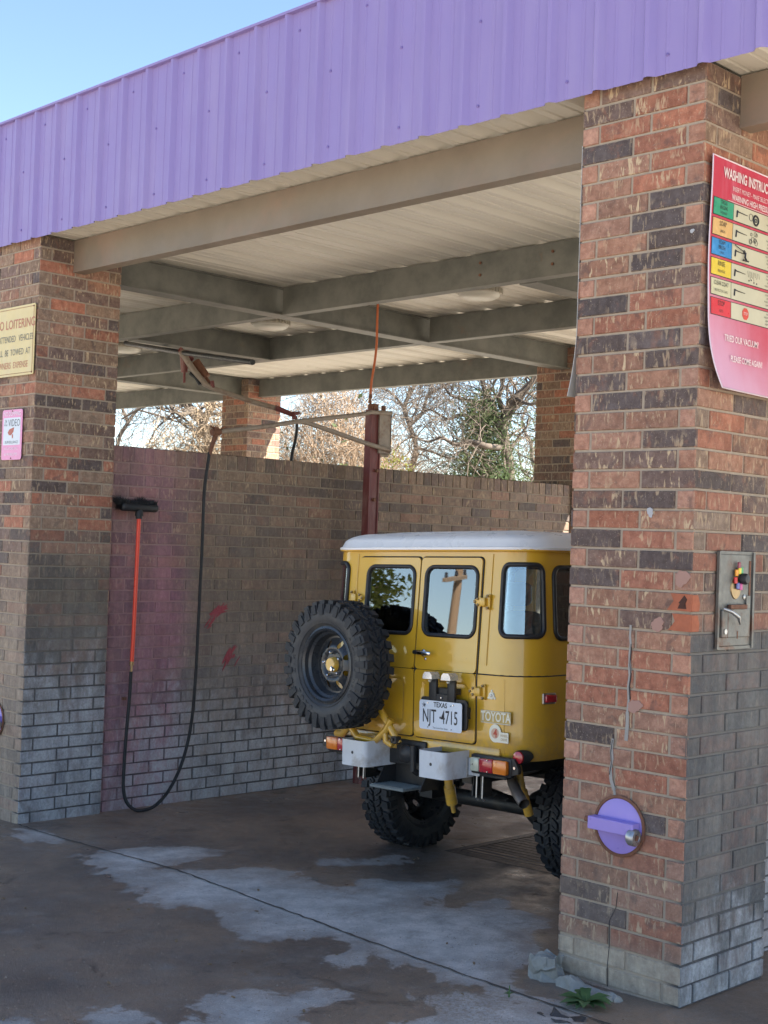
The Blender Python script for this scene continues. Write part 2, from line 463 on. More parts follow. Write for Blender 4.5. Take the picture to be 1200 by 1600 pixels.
class Bricks:
    def __init__(self):
        self.v = []; self.f = []; self.col = []; self.wc = []; self.bl = []; self.sd = []; self.ed = []
    def brick(self, o, u, n, u0, u1, z0, z1, kind, wash, jit=0.0015, dep=0.009):
        """o origin (Vector), u horizontal dir, n outward normal"""
        ch = 0.003
        j = random.uniform(-jit, jit); j2 = random.uniform(-jit, jit)
        u0 += random.uniform(0, jit); u1 -= random.uniform(0, jit)
        za = z0 + 0.0045 + random.uniform(-jit, jit) * 0.7; zb = z1 - 0.0045 + random.uniform(-jit, jit) * 0.7
        P = lambda uu, zz, d: o + u * uu + Vector((0, 0, zz)) + n * d
        b = len(self.v)
        vs = [P(u0, za, -dep), P(u1, za, -dep), P(u1, zb, -dep), P(u0, zb, -dep),
              P(u0 + .0008, za + .0008, -ch + j), P(u1 - .0008, za + .0008, -ch + j2), P(u1 - .0008, zb - .0008, -ch + j2), P(u0 + .0008, zb - .0008, -ch + j),
              P(u0 + ch, za + ch, j), P(u1 - ch, za + ch, j2), P(u1 - ch, zb - ch, j2), P(u0 + ch, zb - ch, j)]
        self.v += vs
        for a in (0, 4):
            for k in range(4):
                l = (k + 1) % 4
                self.f.append((b + a + k, b + a + l, b + a + 4 + l, b + a + 4 + k))
        for q in range(8, 12): vs[q] = vs[q] + u * random.gauss(0, 0.0012) + Vector((0, 0, random.gauss(0, 0.0009)))
        ix = min(0.035, (u1 - u0) * 0.3); iz = 0.016
        vs += [P(u0 + ix, za + iz, j), P(u1 - ix, za + iz, j2), P(u1 - ix, zb - iz, j2), P(u0 + ix, zb - iz, j)]
        self.v += vs[12:]
        for k in range(4):
            l = (k + 1) % 4
            self.f.append((b + 8 + k, b + 8 + l, b + 12 + l, b + 12 + k))
        self.f.append((b + 12, b + 13, b + 14, b + 15))
        c, fl = BR[kind]
        s = random.uniform(0.82, 1.18); t = random.uniform(-0.04, 0.04)
        c = (c[0] * s * (1 + t), c[1] * s, c[2] * s * (1 - t))
        sd = (random.uniform(0, 50), random.uniform(0, 50), random.uniform(0, 50), 1)
        fl = cl(fl * random.uniform(0.6, 1.2))
        for q, p in enumerate(vs):
            self.col.append((*c, fl)); self.sd.append(sd); self.ed.append(0.75 if q < 12 else 0.0)
            w, bl = wash(p, n)
            self.wc.append(w); self.bl.append(bl)
    def build(self, name, parent, mat):
        me = bpy.data.meshes.new(name)
        me.from_pydata([tuple(p) for p in self.v], [], self.f)
        me.materials.append(mat)
        for nm, data in (('bedge', self.ed),):
            a = me.attributes.new(nm, 'FLOAT', 'POINT'); a.data.foreach_set('value', np.array(data, dtype=np.float32))
        for nm, data in (('bcol', self.col), ('wcol', self.wc), ('bseed', self.sd)):
            a = me.attributes.new(nm, 'FLOAT_COLOR', 'POINT'); a.data.foreach_set('color', np.array(data, dtype=np.float32).ravel())
        a = me.attributes.new('bloom', 'FLOAT', 'POINT'); a.data.foreach_set('value', np.array(self.bl, dtype=np.float32))
        bm = bmesh.new(); bm.from_mesh(me); bmesh.ops.recalc_face_normals(bm, faces=bm.faces[:]); bm.to_mesh(me); bm.free()
        return link(bpy.data.objects.new(name, me), parent)

def mortar_box(name, parent, x0, x1, y0, y1, z0, z1, wash, step=0.1):
    mb = MB()
    def grid(fn, a0, a1):
        na = max(1, int((a1 - a0) / step)); nz = max(1, int((z1 - z0) / step)); b = len(mb.v)
        for i in range(na + 1):
            for k in range(nz + 1):
                mb.v.append(fn(lerp(a0, a1, i / na), lerp(z0, z1, k / nz)))
        for i in range(na):
            for k in range(nz):
                q = b + i * (nz + 1) + k
                mb.f.append((q, q + nz + 1, q + nz + 2, q + 1)); mb.mi.append(0)
    grid(lambda a, z: (a, y0, z), x0, x1); grid(lambda a, z: (a, y1, z), x0, x1)
    grid(lambda a, z: (x0, a, z), y0, y1); grid(lambda a, z: (x1, a, z), y0, y1)
    mb.add([(x0, y0, z1), (x1, y0, z1), (x1, y1, z1), (x0, y1, z1)], [(0, 1, 2, 3)])
    o = mb.build(name, K['mortar'], parent, doubles=True)
    me = o.data
    wc = []; bl = []
    for v in me.vertices:
        w, b = wash(v.co, v.normal); wc.append(w); bl.append(b)
    a = me.attributes.new('wcol', 'FLOAT_COLOR', 'POINT'); a.data.foreach_set('color', np.array(wc, dtype=np.float32).ravel())
    a = me.attributes.new('bloom', 'FLOAT', 'POINT'); a.data.foreach_set('value', np.array(bl, dtype=np.float32))
    return o

def rkind(w='M'*7+'R'*4+'B'*4+'D'*4+'N'*3): return random.choice(w)

def pillar_face(B, o, u, n, width, headfirst_even, wash, pattern=None, weights=None, rows=(-2, 46)):
    """rows counted from the ground; pattern[r_from_top] gives kinds"""
    sc = width / W; hd = 0.0843 * sc; st = 0.2529 * sc; jt = 0.005
    for r in range(rows[0], rows[1]):
        top = 46 - r                      # 1..46 counted from top
        even = top % 2 == 0
        if even != headfirst_even: cuts = [0, st, 2 * st, width]
        else: cuts = [0, hd, hd + st, width]
        ks = None
        if pattern and 1 <= top <= 46: ks = pattern[top - 1]
        for i in range(3):
            a, b = cuts[i], cuts[i + 1]
            a2 = a + (jt if i > 0 else 0); b2 = b - (jt if i < 2 else 0)
            short = (b - a) < st * 0.6
            if ks: kd = ks[i]
            elif short and random.random() < 0.5: kd = 'N'
            else: kd = rkind(weights) if weights else rkind()
            B.brick(o, u, n, a2, b2, r * RH, (r + 1) * RH, kd, wash)

PAT = ["HBB", "BRH", "HRR", "DRH", "HMR", "MRH", "HMD", "MDH", "HMD", "MDH", "HMB", "DRH", "HRR", "DDH", "HMD", "DMH", "HDD", "MMH", "HMD", "BBH",
       "HMB", "BDH", "HRM", "DRH", "HBD", "DRH", "HMM", "MBH", "HMM", "MRH", "HRR", "RRH", "HMM", "DMH", "HMR", "RRH", "HMM", "MDH", "HMR", "MRH",
       "HMM", "DMH", "HDR", "MRH", "TTT", "TTT"]

GREYB = (0.115, 0.118, 0.122)
def wash_none(p, n): return (0.1, 0.1, 0.1, 0.0), 0.0
def mk_wash(kind):
    def f(p, n):
        x, y, z = p
        a = 0.0; c = (0.16, 0.145, 0.13); bl = 0.0
        front = n.y < -0.5
        sideR = n.x > 0.5
        if kind == 'right':
            if sideR:
                a = 0.93 * sst(1.42 - z, -0.05, 0.04) + 0.25 * sst(2.0 - z, -0.2, 0.3)
                c = (0.118, 0.121, 0.122); bl = 0.60 * sst(0.50 - z, -0.2, 0.4)
            elif front:
                a = 0.75 * sst(0.22 - z, 0.0, 0.1); c = (0.42, 0.355, 0.28)
                a = max(a, 0.14 * sst(0.9 - z, 0, 0.5))
        elif kind == 'left':
            if sideR:
                a = 0.9 * sst(2.0 - z, 0.0, 0.75)
                c = (lerp(0.14, 0.17, cl(1.3 - z)), lerp(0.13, 0.18, cl(1.3 - z)), lerp(0.11, 0.19, cl(1.3 - z)))
                bl = 0.66 * sst(1.5 - z, -0.1, 1.1)
            elif front:
                a = 0.8 * sst(2.1 - z, 0.0, 1.5); c = (0.37, 0.31, 0.245)
        else:
            a = 0.6 * sst(1.6 - z, 0, 0.8); bl = 0.3 * sst(0.8 - z, 0, 0.5)
        return (*c, cl(a)), bl
    return f

def make_pillar(name, loc, kind, label, pattern=None, weights=None):
    e = empty(name, loc)
    tag(e, label, 'brick pillar', 'brick pillars of the wash bays')
    wash = mk_wash(kind)
    # local frame: corner x=0,y=0 is the front right corner
    B = Bricks()
    X = Vector((1, 0, 0)); Y = Vector((0, 1, 0)); O = Vector((0, 0, 0))
    pillar_face(B, Vector((-W, 0, 0)), X, -Y, W, False, wash, pattern, weights)      # front
    pillar_face(B, Vector((0, 0, 0)), Y, X, DP, True, wash, None, weights)           # right side
    pillar_face(B, Vector((-W, DP, 0)), -Y, -X, DP, True, wash, None, weights)       # left side
    pillar_face(B, Vector((0, DP, 0)), -X, Y, W, False, wash, None, weights)         # back
    B.build('brickwork', e, K['brick'])
    d = 0.006
    mortar_box('mortar', e, -W + d, -d, d, DP - d, -0.2, H - 0.002, wash)
    if kind == 'rear': e.scale = (0.85, 0.83, 1)
    return e

make_pillar('brick_pillar', (0, 0, 0), 'right', 'red brick pillar at the right with a lavender lid and the washing instructions sign', PAT)
WL = 'M'*5+'R'*3+'B'*6+'D'*5+'N'*7
make_pillar('brick_pillar', (-BAY, 0, 0), 'left', 'brick pillar at the left carrying the yellow no loitering sign, whitish grey at its foot', None, WL)
RY = 5.72
WB = 'M'*5+'R'*4+'B'*4+'D'*2+'N'*8
make_pillar('brick_pillar', (-BAY, RY, 0), 'rear', 'rear brick pillar behind the car, partly hidden by the right pillar', None, WB)
make_pillar('brick_pillar', (-2 * BAY, RY, 0), 'rear', 'farthest rear brick pillar, seen above the low wall left of the pale brush', None, WB)
make_pillar('brick_pillar', (-2 * BAY, 0, 0), 'left', 'brick pillar at the front of the next bay, left of the frame', None, WL)
make_pillar('brick_pillar', (0, RY, 0), 'rear', 'rear brick pillar of the wall on the driver side, hidden behind the front pillar', None, WB)

# low walls between bays
def wall_wash(main):
    def f(p, n):
        x, y, z = p
        a = 0.35 + 0.5 * sst(2.2 - z, 0, 1.0)
        t = sst(1.5 - z, 0, 1.2)
        c = [lerp(0.205, 0.225, t), lerp(0.172, 0.215, t), lerp(0.138, 0.21, t)]
        bl = 0.64 * sst(1.35 - z, 0.0, 1.3)
        if main:
            # pink soap stain from the foam brush
            edge = 1.46 - 0.12 * (1 - cl(z / 2.3)) + 0.06 * math.sin(z * 7)
            k = sst(edge - y, -0.05, 0.45)
            dk = sst(0.95 - y, 0, 0.3)
            streak = math.exp(-((y - 1.36) / 0.07) ** 2) * sst(z, 1.9, 2.3) + math.exp(-((y - 1.16) / 0.1) ** 2) * sst(1.9 - z, 0.0, 0.4)
            k2 = cl(0.8 * k + 0.6 * streak)
            pink = [lerp(q0, q1, dk) for q0, q1 in zip((0.37, 0.155, 0.225), (0.24, 0.095, 0.15))]
            c = [lerp(c[i], pink[i], k2 * 0.85) for i in range(3)]
            a = max(a, 0.80 * k2)
            bl *= (1 - 0.40 * dk)
            bl += 0.12 * cl(streak)
            for (sy, sz, ry, rz) in ():
                q = math.exp(-(((y - sy) / ry) ** 2 + ((z - sz) / rz) ** 2) ** 2)
                c = [lerp(c[i], (0.36, 0.03, 0.05)[i], q) for i in range(3)]; a = max(a, 0.9 * q); bl *= (1 - q)
        return (*c, cl(a)), bl
    return f

def make_wall(loc, main, label):
    e = empty('low_brick_wall', loc)
    tag(e, label, 'brick wall', 'low walls between the bays')
    wash = wall_wash(main)
    T = 0.26; y0 = DP; y1 = RY + 0.005
    B = Bricks()
    L = 0.2529; jt = 0.005
    for (o, u, n) in ((Vector((0, y0, 0)), Vector((0, 1, 0)), Vector((1, 0, 0))), (Vector((-T, y1, 0)), Vector((0, -1, 0)), Vector((-1, 0, 0)))):
        wd = y1 - y0
        for r in range(-3, 28):
            u0 = -(0.10 if r % 2 else 0.10 + L / 2)
            while u0 < wd:
                a = max(u0, 0) + jt; b = min(u0 + L, wd) - jt
                if b - a > 0.02:
                    B.brick(o, u, n, a, b, r * RH, (r + 1) * RH, rkind('M'*3+'B'*5+'D'*3+'N'*8), wash, jit=0.002)
                u0 += L
        # soldier course on top
        k = 0.0
        zt = 28 * RH
        while k < wd:
            B.brick(o, u, n, k + 0.004, min(k + 0.0905, wd) - 0.004, zt, zt + 0.115, rkind('B'*5+'N'*8+'D'), wash, jit=0.002)
            k += 0.0905
    # top faces of the soldier bricks
    zt = 28 * RH + 0.112; k = 0.0; X1 = Vector((1, 0, 0))
    while k < y1 - y0:
        o = Vector((0, 0, 0)); b0 = len(B.v)
        ya = y0 + k + 0.004; yb = min(y0 + k + 0.0865, y1)
        vs = [Vector((-0.003, ya, zt)), Vector((-T + 0.003, ya, zt)), Vector((-T + 0.003, yb, zt)), Vector((-0.003, yb, zt))]
        B.v += vs; B.f.append((b0, b0 + 1, b0 + 2, b0 + 3))
        s = random.uniform(0.8, 1.2)
        for p in vs:
            B.col.append((0.16 * s, 0.10 * s, 0.08 * s, 0.3)); B.sd.append((k * 7, 0, 0, 1)); w, bl = wash(p, X1); B.wc.append(w); B.bl.append(0); B.ed.append(0.2)
        k += 0.0905
    B.build('brickwork', e, K['brick'])
    mortar_box('mortar', e, -T + 0.006, -0.006, y0 + 0.003, y1 - 0.003, -0.25, 28 * RH + 0.105, wash)
    return e
main_wall = make_wall((-BAY - 0.041, 0, 0), True, 'low brick wall on the far side of the car, stained pink behind the foam brush')
make_wall((-0.2, 0, 0), False, 'low brick wall joining the right pillar to its rear pillar')
make_wall((-2 * BAY - 0.041, 0, 0), False, 'low brick wall of the next bay, hidden behind the stained wall')

# ------------------------------------------------------------------ roof canopy
roof = empty('wash_bay_roof', (-4.0, 0, H))
tag(roof, 'long flat wash bay roof with a ribbed lavender fascia and steel beams under a beige metal ceiling', 'roof')
OX = Vector((-4.0, 0, H))
def rl(p): return tuple(Vector(p) - OX)
XL, XR = -15.2, 5.6
def rib_profile(x0, x1, pitch, phase, h, wt, wb, minor=0.003):
    pts = []
    k = math.floor((x0 - phase) / pitch)
    while phase + k * pitch < x1 + pitch:
        c = phase + k * pitch
        for dx, d in ((-wb / 2, 0), (-wt / 2, h), (wt / 2, h), (wb / 2, 0)):
            pts.append((c + dx, d))
        for m in (1 / 3, 2 / 3):
            cc = c + pitch * m
            pts += [(cc - 0.009, 0), (cc - 0.004, minor), (cc + 0.004, minor), (cc + 0.009, 0)]
        k += 1
    return [p for p in pts if x0 <= p[0] <= x1]
def sheet_vertical(y, z0, z1, out, pitch=0.2475, phase=-1.475):
    mb = MB(); pr = rib_profile(XL, XR, pitch, phase, 0.024, 0.020, 0.062)
    n = len(pr)
    for z in (z0, z1):
        for (x, d) in pr: mb.v.append(rl((x, y + out * d, z)))
    for z in (z0, z1):
        for (x, d) in pr: mb.v.append(rl((x, y + out * (d - 0.0012), z)))
    for i in range(n - 1):
        for a, b in ((0, 1), (2, 3)):
            mb.f.append((a * n + i, a * n + i + 1, b * n + i + 1, b * n + i)); mb.mi.append(0)
        for a, b in ((0, 2), (1, 3)):
            mb.f.append((a * n + i, a * n + i + 1, b * n + i + 1, b * n + i)); mb.mi.append(0)
    return mb
FT = 4.437
mb = sheet_vertical(-0.045, H - 0.035, FT, -1)
fas = mb.build('fascia', K['purple'], roof)
# screws on the fascia
mb = MB()
for i in range(-60, 30):
    x = -1.475 + 0.2475 * i + 0.085
    if not (XL < x < XR): continue
    for z in (H + 0.04, H + 0.42, FT - 0.10):
        if (i % 2) == (int(z * 10) % 2): continue
        mb.lathe([(0.008, -0.001), (0.008, 0.003), (0.003, 0.0055)], 8, Matrix.Translation(rl((x, -0.046, z))) @ Matrix.Rotation(R(90), 4, 'X'), cap1=True)
mb.build('screw_heads', simple('screw_dark_lavender', (0.17, 0.12, 0.34), 0.4), fas)
mb = MB()   # edge trim on top of the fascia
mb.box(rl((XL, -0.075, FT - 0.002)), rl((XR, 0.05, FT + 0.012)))
mb.build('fascia_trim', K['purple'], roof)
mb = sheet_vertical(RY + DP + 0.06, H - 0.05, FT - 0.3, 1)
mb.build('rear_fascia', simple('pale_fascia', (0.52, 0.50, 0.53), 0.5, var=0.1), roof)
# ceiling sheet, ribs running front to back
mb = MB(); pr = rib_profile(XL, XR, 0.31, -1.3, 0.038, 0.035, 0.11, 0.012)
n = len(pr)
for y in (-0.042, RY + DP + 0.05):
    for (x, d) in pr: mb.v.append(rl((x, y, H + 0.008 + d)))
for i in range(n - 1): mb.f.append((i, i + 1, n + i + 1, n + i)); mb.mi.append(0)
mb.build('ceiling_sheet', K['soffit'], roof)
mb = MB(); mb.box(rl((XL, -0.03, H + 0.05)), rl((XR, RY + DP + 0.03, H + 0.09)))
mb.box(rl((XL, -0.02, H + 0.10)), rl((XL + 0.03, RY + DP + 0.03, FT - 0.35)))
mb.build('roof_deck', K['steel'], roof)

BH = 0.212
FB = simple('weathered_front_beam', (0.19, 0.155, 0.118), 0.55, var=0.3, scale=3, dirt=(0.26, 0.165, 0.12), dirt_amt=0.55, bump=0.15)
def beam_x(x0, x1, y, name='beam', mt=None):
    """C channel, web towards the front"""
    mb = MB(); t = 0.008; fl = 0.075
    z1 = H + 0.0; z0 = H - BH
    mb.box(rl((x0, y, z0)), rl((x1, y + t, z1)))
    mb.box(rl((x0, y + t, z0)), rl((x1, y + fl, z0 + t)))
    mb.box(rl((x0, y + t, z1 - t)), rl((x1, y + fl, z1)))
    mb.box(rl((x0, y + fl, z0)), rl((x1, y + fl + t, z0 + 0.022)))
    mb.box(rl((x0, y - 0.004, z0)), rl((x1, y, z0 + 0.012)))
    return mb.build(name, mt or K['steel'], roof)
def beam_y(x, y0, y1, name='beam', dep=0.0, w=0.15):
    """wide flange beam"""
    mb = MB(); t = 0.010
    z1 = H - dep; z0 = H - BH - dep
    xc = x - w / 2
    mb.box(rl((x - w, y0, z0)), rl((x, y1, z0 + t)))
    mb.box(rl((x - w, y0, z1 - t)), rl((x, y1, z1)))
    mb.box(rl((x - 0.045, y0, z0 + t)), rl((x - 0.035, y1, z1 - t)))
    return mb.build(name, K['steel'], roof)
for k in range(-3, 1):
    xl = k * BAY; 
    # front and rear channels sit between the pillars
    xa, xb = (k - 1) * BAY + 0.003, xl - W - 0.003
    if xb > XL:
        beam_x(max(xa, XL), xb, 0.245, mt=FB); beam_x(max(xa, XL), xb, RY + 0.16)
beam_x(0.003, BAY - W, 0.245, mt=FB); beam_x(0.003, BAY - W, RY + 0.16)
for k in range(-3, 2):
    x = k * BAY - 0.10
    if x > XL and x < XR: beam_y(x, DP + 0.003, RY - 0.003)
for k in range(-3, 2):
    xa, xb = (k - 1) * BAY - 0.09, k * BAY - 0.26
    if xb < XL: continue
    beam_x(max(xa, XL), min(xb, XR), 2.13); beam_x(max(xa, XL), min(xb, XR), 3.76)
beam_y(-2.62, 2.23, 3.755, dep=0.004); beam_y(-7.08, 2.23, 3.755, dep=0.004)
# bolts on the mid beam
bp = bpy.data.objects['beam']
mb = MB()
for (bx) in (-2.42, -2.12, -3.02):
    for z in (H - 0.06, H - 0.14):
        mb.lathe([(0.010, 0), (0.010, 0.008)], 6, Matrix.Translation(rl((bx, 2.127, z))) @ Matrix.Rotation(R(90), 4, 'X'), cap1=True)
mb.build('bolt', K['rust'], roof)

# ceiling lights
def ceiling_light(x, y, label):
    e = empty('ceiling_light', (x, y, H + 0.004)); tag(e, label, 'ceiling light', 'round ceiling lights of the bays')
    mb = MB(); mb.lathe([(0.02, 0.0), (0.14, 0.0), (0.155, -0.012), (0.165, -0.045), (0.155, -0.05)], 40)
    for k in range(32):
        a = 2 * PI * k / 32
        mb.box((0.158, -0.003, -0.04), (0.175, 0.003, -0.006), Matrix.Rotation(a, 4, 'Z'))
    mb.build('housing', K['lampbody'], e, smooth=40)
    mb = MB(); mb.lathe([(0.155, -0.048), (0.150, -0.062), (0.12, -0.078), (0.06, -0.085), (0.001, -0.087)], 40)
    mb.build('lens', K['lamp'], e, smooth=60)
ceiling_light(-3.82, 3.03, 'round white ceiling light nearest the right pillar, over the car')
ceiling_light(-6.31, 3.09, 'round white ceiling light in the middle, above the low wall')
ceiling_light(-8.79, 3.24, 'round white ceiling light at the far left, by the left pillar edge')

# ------------------------------------------------------------------ ground
F_CAM = 2.1124
CAM = (2.8514, -4.5026, 1.742); YAW, PIT, ROL = 0.7901, 0.0220, 0.0345
fw = Vector((-math.sin(YAW) * math.cos(PIT), math.cos(YAW) * math.cos(PIT), math.sin(PIT)))
rr = Vector((math.cos(YAW), math.sin(YAW), 0)); uu = rr.cross(fw)
r2 = rr * math.cos(ROL) + uu * math.sin(ROL); u2 = -rr * math.sin(ROL) + uu * math.cos(ROL)
GX, GY = 0.0294, -0.0057
def ground_pt(qx, qy):
    """where the survey of the photograph puts a ground mark"""
    d = fw + r2 * ((qx - 600) / 2112.4) - u2 * ((qy - 800) / 2112.4)
    o = Vector(CAM); t = (GX * o.x + GY * o.y - o.z) / (d.z - GX * d.x - GY * d.y)
    p = o + d * t
    return (p.x, p.y)
def cp(l): return [ground_pt(a * 0.75, 1100 + b * 0.75) for a, b in l]
DRY = [
 cp([(170,318),(260,300),(380,297),(440,305),(380,325),(310,345),(480,352),(520,345),(600,352),(650,385),(720,392),(780,372),(940,370),(930,385),(850,400),(870,425),(960,425),(1040,415),(1100,440),(1120,480),(1090,520),(1060,560),(1060,590),(1140,605),(1200,640),(1080,620),(900,560),(700,490),(600,490),(520,480),(490,460),(480,435),(380,420),(290,410),(290,395),(320,380),(260,350),(180,335)]),
 cp([(430,600),(520,615),(580,625),(660,610),(650,625),(590,640),(620,660),(600,690),(440,690),(430,640)]),
 cp([(880,610),(960,600),(1060,620),(1150,640),(1200,650),(1230,720),(900,720),(830,665),(950,650),(900,625)]),
 cp([(0,648),(60,650),(90,700),(0,720)]), cp([(225,640),(300,645),(310,690),(240,695)]),
 cp([(40,260),(90,266),(130,283),(112,288),(60,272)]), cp([(700,530),(735,530),(735,541),(702,541)]),
 cp([(690,322),(760,326),(820,320),(815,332),(740,336),(690,330)]),
]
def sdf_poly(X, Y, poly):
    n = len(poly); best = np.full(X.shape, 1e9); ins = np.zeros(X.shape, bool)
    for i in range(n):
        ax, ay = poly[i]; bx, by = poly[(i + 1) % n]
        dx, dy = bx - ax, by - ay
        t = np.clip(((X - ax) * dx + (Y - ay) * dy) / (dx * dx + dy * dy + 1e-12), 0, 1)
        best = np.minimum(best, np.hypot(X - ax - t * dx, Y - ay - t * dy))
        c = ((ay > Y) != (by > Y)) & (X < (bx - ax) * (Y - ay) / ((by - ay) if abs(by - ay) > 1e-12 else 1e-12) + ax)
        ins ^= c
    return np.where(ins, best, -best)
st = 0.045
xs = np.arange(-6.3, 2.2, st); ys = np.arange(-4.2, 6.6, st)
XX, YY = np.meshgrid(xs, ys, indexing='ij')
sd = np.full(XX.shape, -1e9)
for p in DRY: sd = np.maximum(sd, sdf_poly(XX, YY, p))
sd = np.maximum(sd, -0.28) + 0.01
sx, sy = ground_pt(700, 1565)
sand = np.exp(-(((XX - sx) / 0.30) ** 2 + ((YY - sy) / 0.22) ** 2))
sx, sy = ground_pt(480, 1330)
ZZ = 0.0294 * np.clip(XX, -5.6, 0.6) - 0.0057 * np.clip(YY, -3, 6.5)
nx, ny = XX.shape
verts = np.stack([XX, YY, ZZ], -1).reshape(-1, 3)
faces = []
for i in range(nx - 1):
    b = i * ny
    faces += [(b + j, b + ny + j, b + ny + j + 1, b + j + 1) for j in range(ny - 1)]
me = bpy.data.meshes.new('concrete_slab'); me.from_pydata(verts.tolist(), [], faces); me.materials.append(K['floor'])
a = me.attributes.new('dry', 'FLOAT', 'POINT'); a.data.foreach_set('value', sd.ravel().astype(np.float32))
a = me.attributes.new('sand', 'FLOAT', 'POINT'); a.data.foreach_set('value', sand.ravel().astype(np.float32))
tag(link(bpy.data.objects.new('concrete_slab', me)), kind='structure')
# the lot around it reaches to the horizon
mb = MB()
gx = [-900, -200, -60, -30, -16, -10, -5.6, -4, -2, 0.6, 4, 10, 30, 60, 200, 900]; gy = [-900, -200, -60, -20, -8, -3, 0, 3, 6.5, 10, 20, 60, 200, 900]
for x in gx:
    for y in gy: mb.v.append((x, y, G(x, y) - 0.006))
for i in range(len(gx) - 1):
    for j in range(len(gy) - 1):
        q = i * len(gy) + j; mb.f.append((q, q + len(gy), q + len(gy) + 1, q + 1)); mb.mi.append(0)
tag(mb.build('ground', K['ground']), kind='structure')
# expansion joint across the bay mouth
def strip(pts, w, z=0.003, jit=0.0):
    mb = MB()
    for i, (x, y) in enumerate(pts):
        j = min(i + 1, len(pts) - 1); k = max(i - 1, 0)
        dx, dy = pts[j][0] - pts[k][0], pts[j][1] - pts[k][1]; L = math.hypot(dx, dy) or 1
        ww = w * random.uniform(0.6, 1.4) / 2
        for s in (-1, 1):
            px, py = x - dy / L * ww * s, y + dx / L * ww * s
            mb.v.append((px, py, G(px, py) + z))
    for i in range(len(pts) - 1): mb.f.append((2 * i, 2 * i + 1, 2 * i + 3, 2 * i + 2)); mb.mi.append(0)
    return mb
P = [(-4.95, 0.0), (-4.6, -0.03), (-3.19, -0.02), (-1.35, -0.246), (-0.36, -0.33), (1.6, -0.5)]
pts = []
for (a, b) in zip(P[:-1], P[1:]):
    m = max(2, int((b[0] - a[0]) / 0.05))
    for k in range(m): pts.append((lerp(a[0], b[0], k / m), lerp(a[1], b[1], k / m) + random.uniform(-0.006, 0.006)))
joint = strip(pts, 0.011, 0.004).build('slab_joint', simple('joint_dirt', (0.085, 0.068, 0.055), 0.9, var=0.5, scale=60))
tag(joint, kind='structure')
def catmull(P, m=6):
    P = [Vector(p[:3]) for p in P]; out = []
    for i in range(len(P) - 1):
        p0 = P[max(i - 1, 0)]; p1 = P[i]; p2 = P[i + 1]; p3 = P[min(i + 2, len(P) - 1)]
        for k in range(m):
            t = k / m
            out.append(0.5 * ((2 * p1) + (p2 - p0) * t + (2 * p0 - 5 * p1 + 4 * p2 - p3) * t * t + (3 * p1 - p0 - 3 * p2 + p3) * t ** 3))
    out.append(P[-1]); return out
# ------------------------------------------------------------------ signs
def smat(name, col, rough=0.4, var=0.12, scale=9, dirt=None, amt=0.3):
    return simple(name, col, rough, var=var, scale=scale, dirt=dirt, dirt_amt=amt)
def txt(mb, s, size, M, **kw):
    v, f = text_geo(s, size, **kw); mb.add(v, f, M)

# no loitering sign on the left pillar front
sx0, sx1, sz0, sz1 = -5.50, -4.932, 2.745, 3.205
e = empty('no_loitering_sign', (-5.2, -0.012, 2.97)); tag(e, 'faded yellow no loitering sign on the left brick pillar', 'sign')
def L1(p): return (p[0] + 5.2, p[1] + 0.012, p[2] - 2.97)
mb = MB(); mb.prism(rrect(sx0 + 5.2, sx1 + 5.2, sz0 - 2.97, sz1 - 2.97, 0.012), 0.0, 0.004, frame((1, 0, 0), (0, 0, 1), (0, -1, 0)))
mb.build('plate', smat('faded_yellow', (0.62, 0.50, 0.24), 0.45, dirt=(0.50, 0.42, 0.30)), e)
mb = MB()
mb.tube([(x, -0.0048, z) for x, z in rrect(sx0 + 5.2 + .016, sx1 + 5.2 - .016, sz0 - 2.97 + .016, sz1 - 2.97 - .016, 0.01)], 0.0018, 4, closed=True)
mb.build('border_line', smat('sign_brown', (0.30, 0.13, 0.07)), e)
F = lambda x, z, s=1.0: frame((s, 0, 0), (0, 0, 1), (0, -1, 0), (x, -0.0055, z))
mb = MB()
txt(mb, 'NO LOITERING', 0.085, F(0.015, 0.115), sx=0.88, bold=0.0008)
txt(mb, 'OWNERS  EXPENSE', 0.060, F(-0.01, -0.155), sx=0.80)
mb.build('red_lettering', smat('sign_red_faded', (0.42, 0.14, 0.07)), e)
mb = MB()
txt(mb, 'UNATTENDED   VEHICLES', 0.060, F(0.0, 0.02), sx=0.72)
txt(mb, 'WILL  BE  TOWED  AT', 0.060, F(-0.005, -0.07), sx=0.76)
mb.build('dark_lettering', smat('sign_grey', (0.13, 0.115, 0.085)), e)
mb = MB()
for x in (-0.28, 0.25):
    for z in (0.218, -0.21): mb.lathe([(0.006, 0), (0.006, 0.003), (0.002, 0.005)], 8, frame((1, 0, 0), (0, 0, 1), (0, -1, 0), (x, -0.004, z)), cap1=True)
mb.build('screw', K['rust'], e)

# video surveillance sign
e = empty('video_sign', (-5.175, -0.010, 2.36)); tag(e, 'small pink and white video surveillance sign below the yellow sign', 'sign')
mb = MB(); mb.prism(rrect(-0.128, 0.128, -0.165, 0.165, 0.018), 0.0, 0.003, frame((1, 0, 0), (0, 0, 1), (0, -1, 0)))
mb.build('plate', smat('faded_pink', (0.72, 0.28, 0.48)), e)
mb = MB(); mb.prism(rrect(-0.108, 0.108, -0.068, 0.112, 0.006), 0.0032, 0.0042, frame((1, 0, 0), (0, 0, 1), (0, -1, 0)))
mb.build('white_panel', smat('sign_white', (0.62, 0.66, 0.72)), e)
F2 = lambda x, z: frame((1, 0, 0), (0, 0, 1), (0, -1, 0), (x, -0.0050, z))
mb = MB(); txt(mb, 'NO DUMPING', 0.040, F2(0, 0.136), sx=0.86); txt(mb, 'VIOLATORS WILL', 0.024, F2(0, -0.092), sx=0.95); txt(mb, 'BE PROSECUTED', 0.024, F2(0, -0.130), sx=0.95)
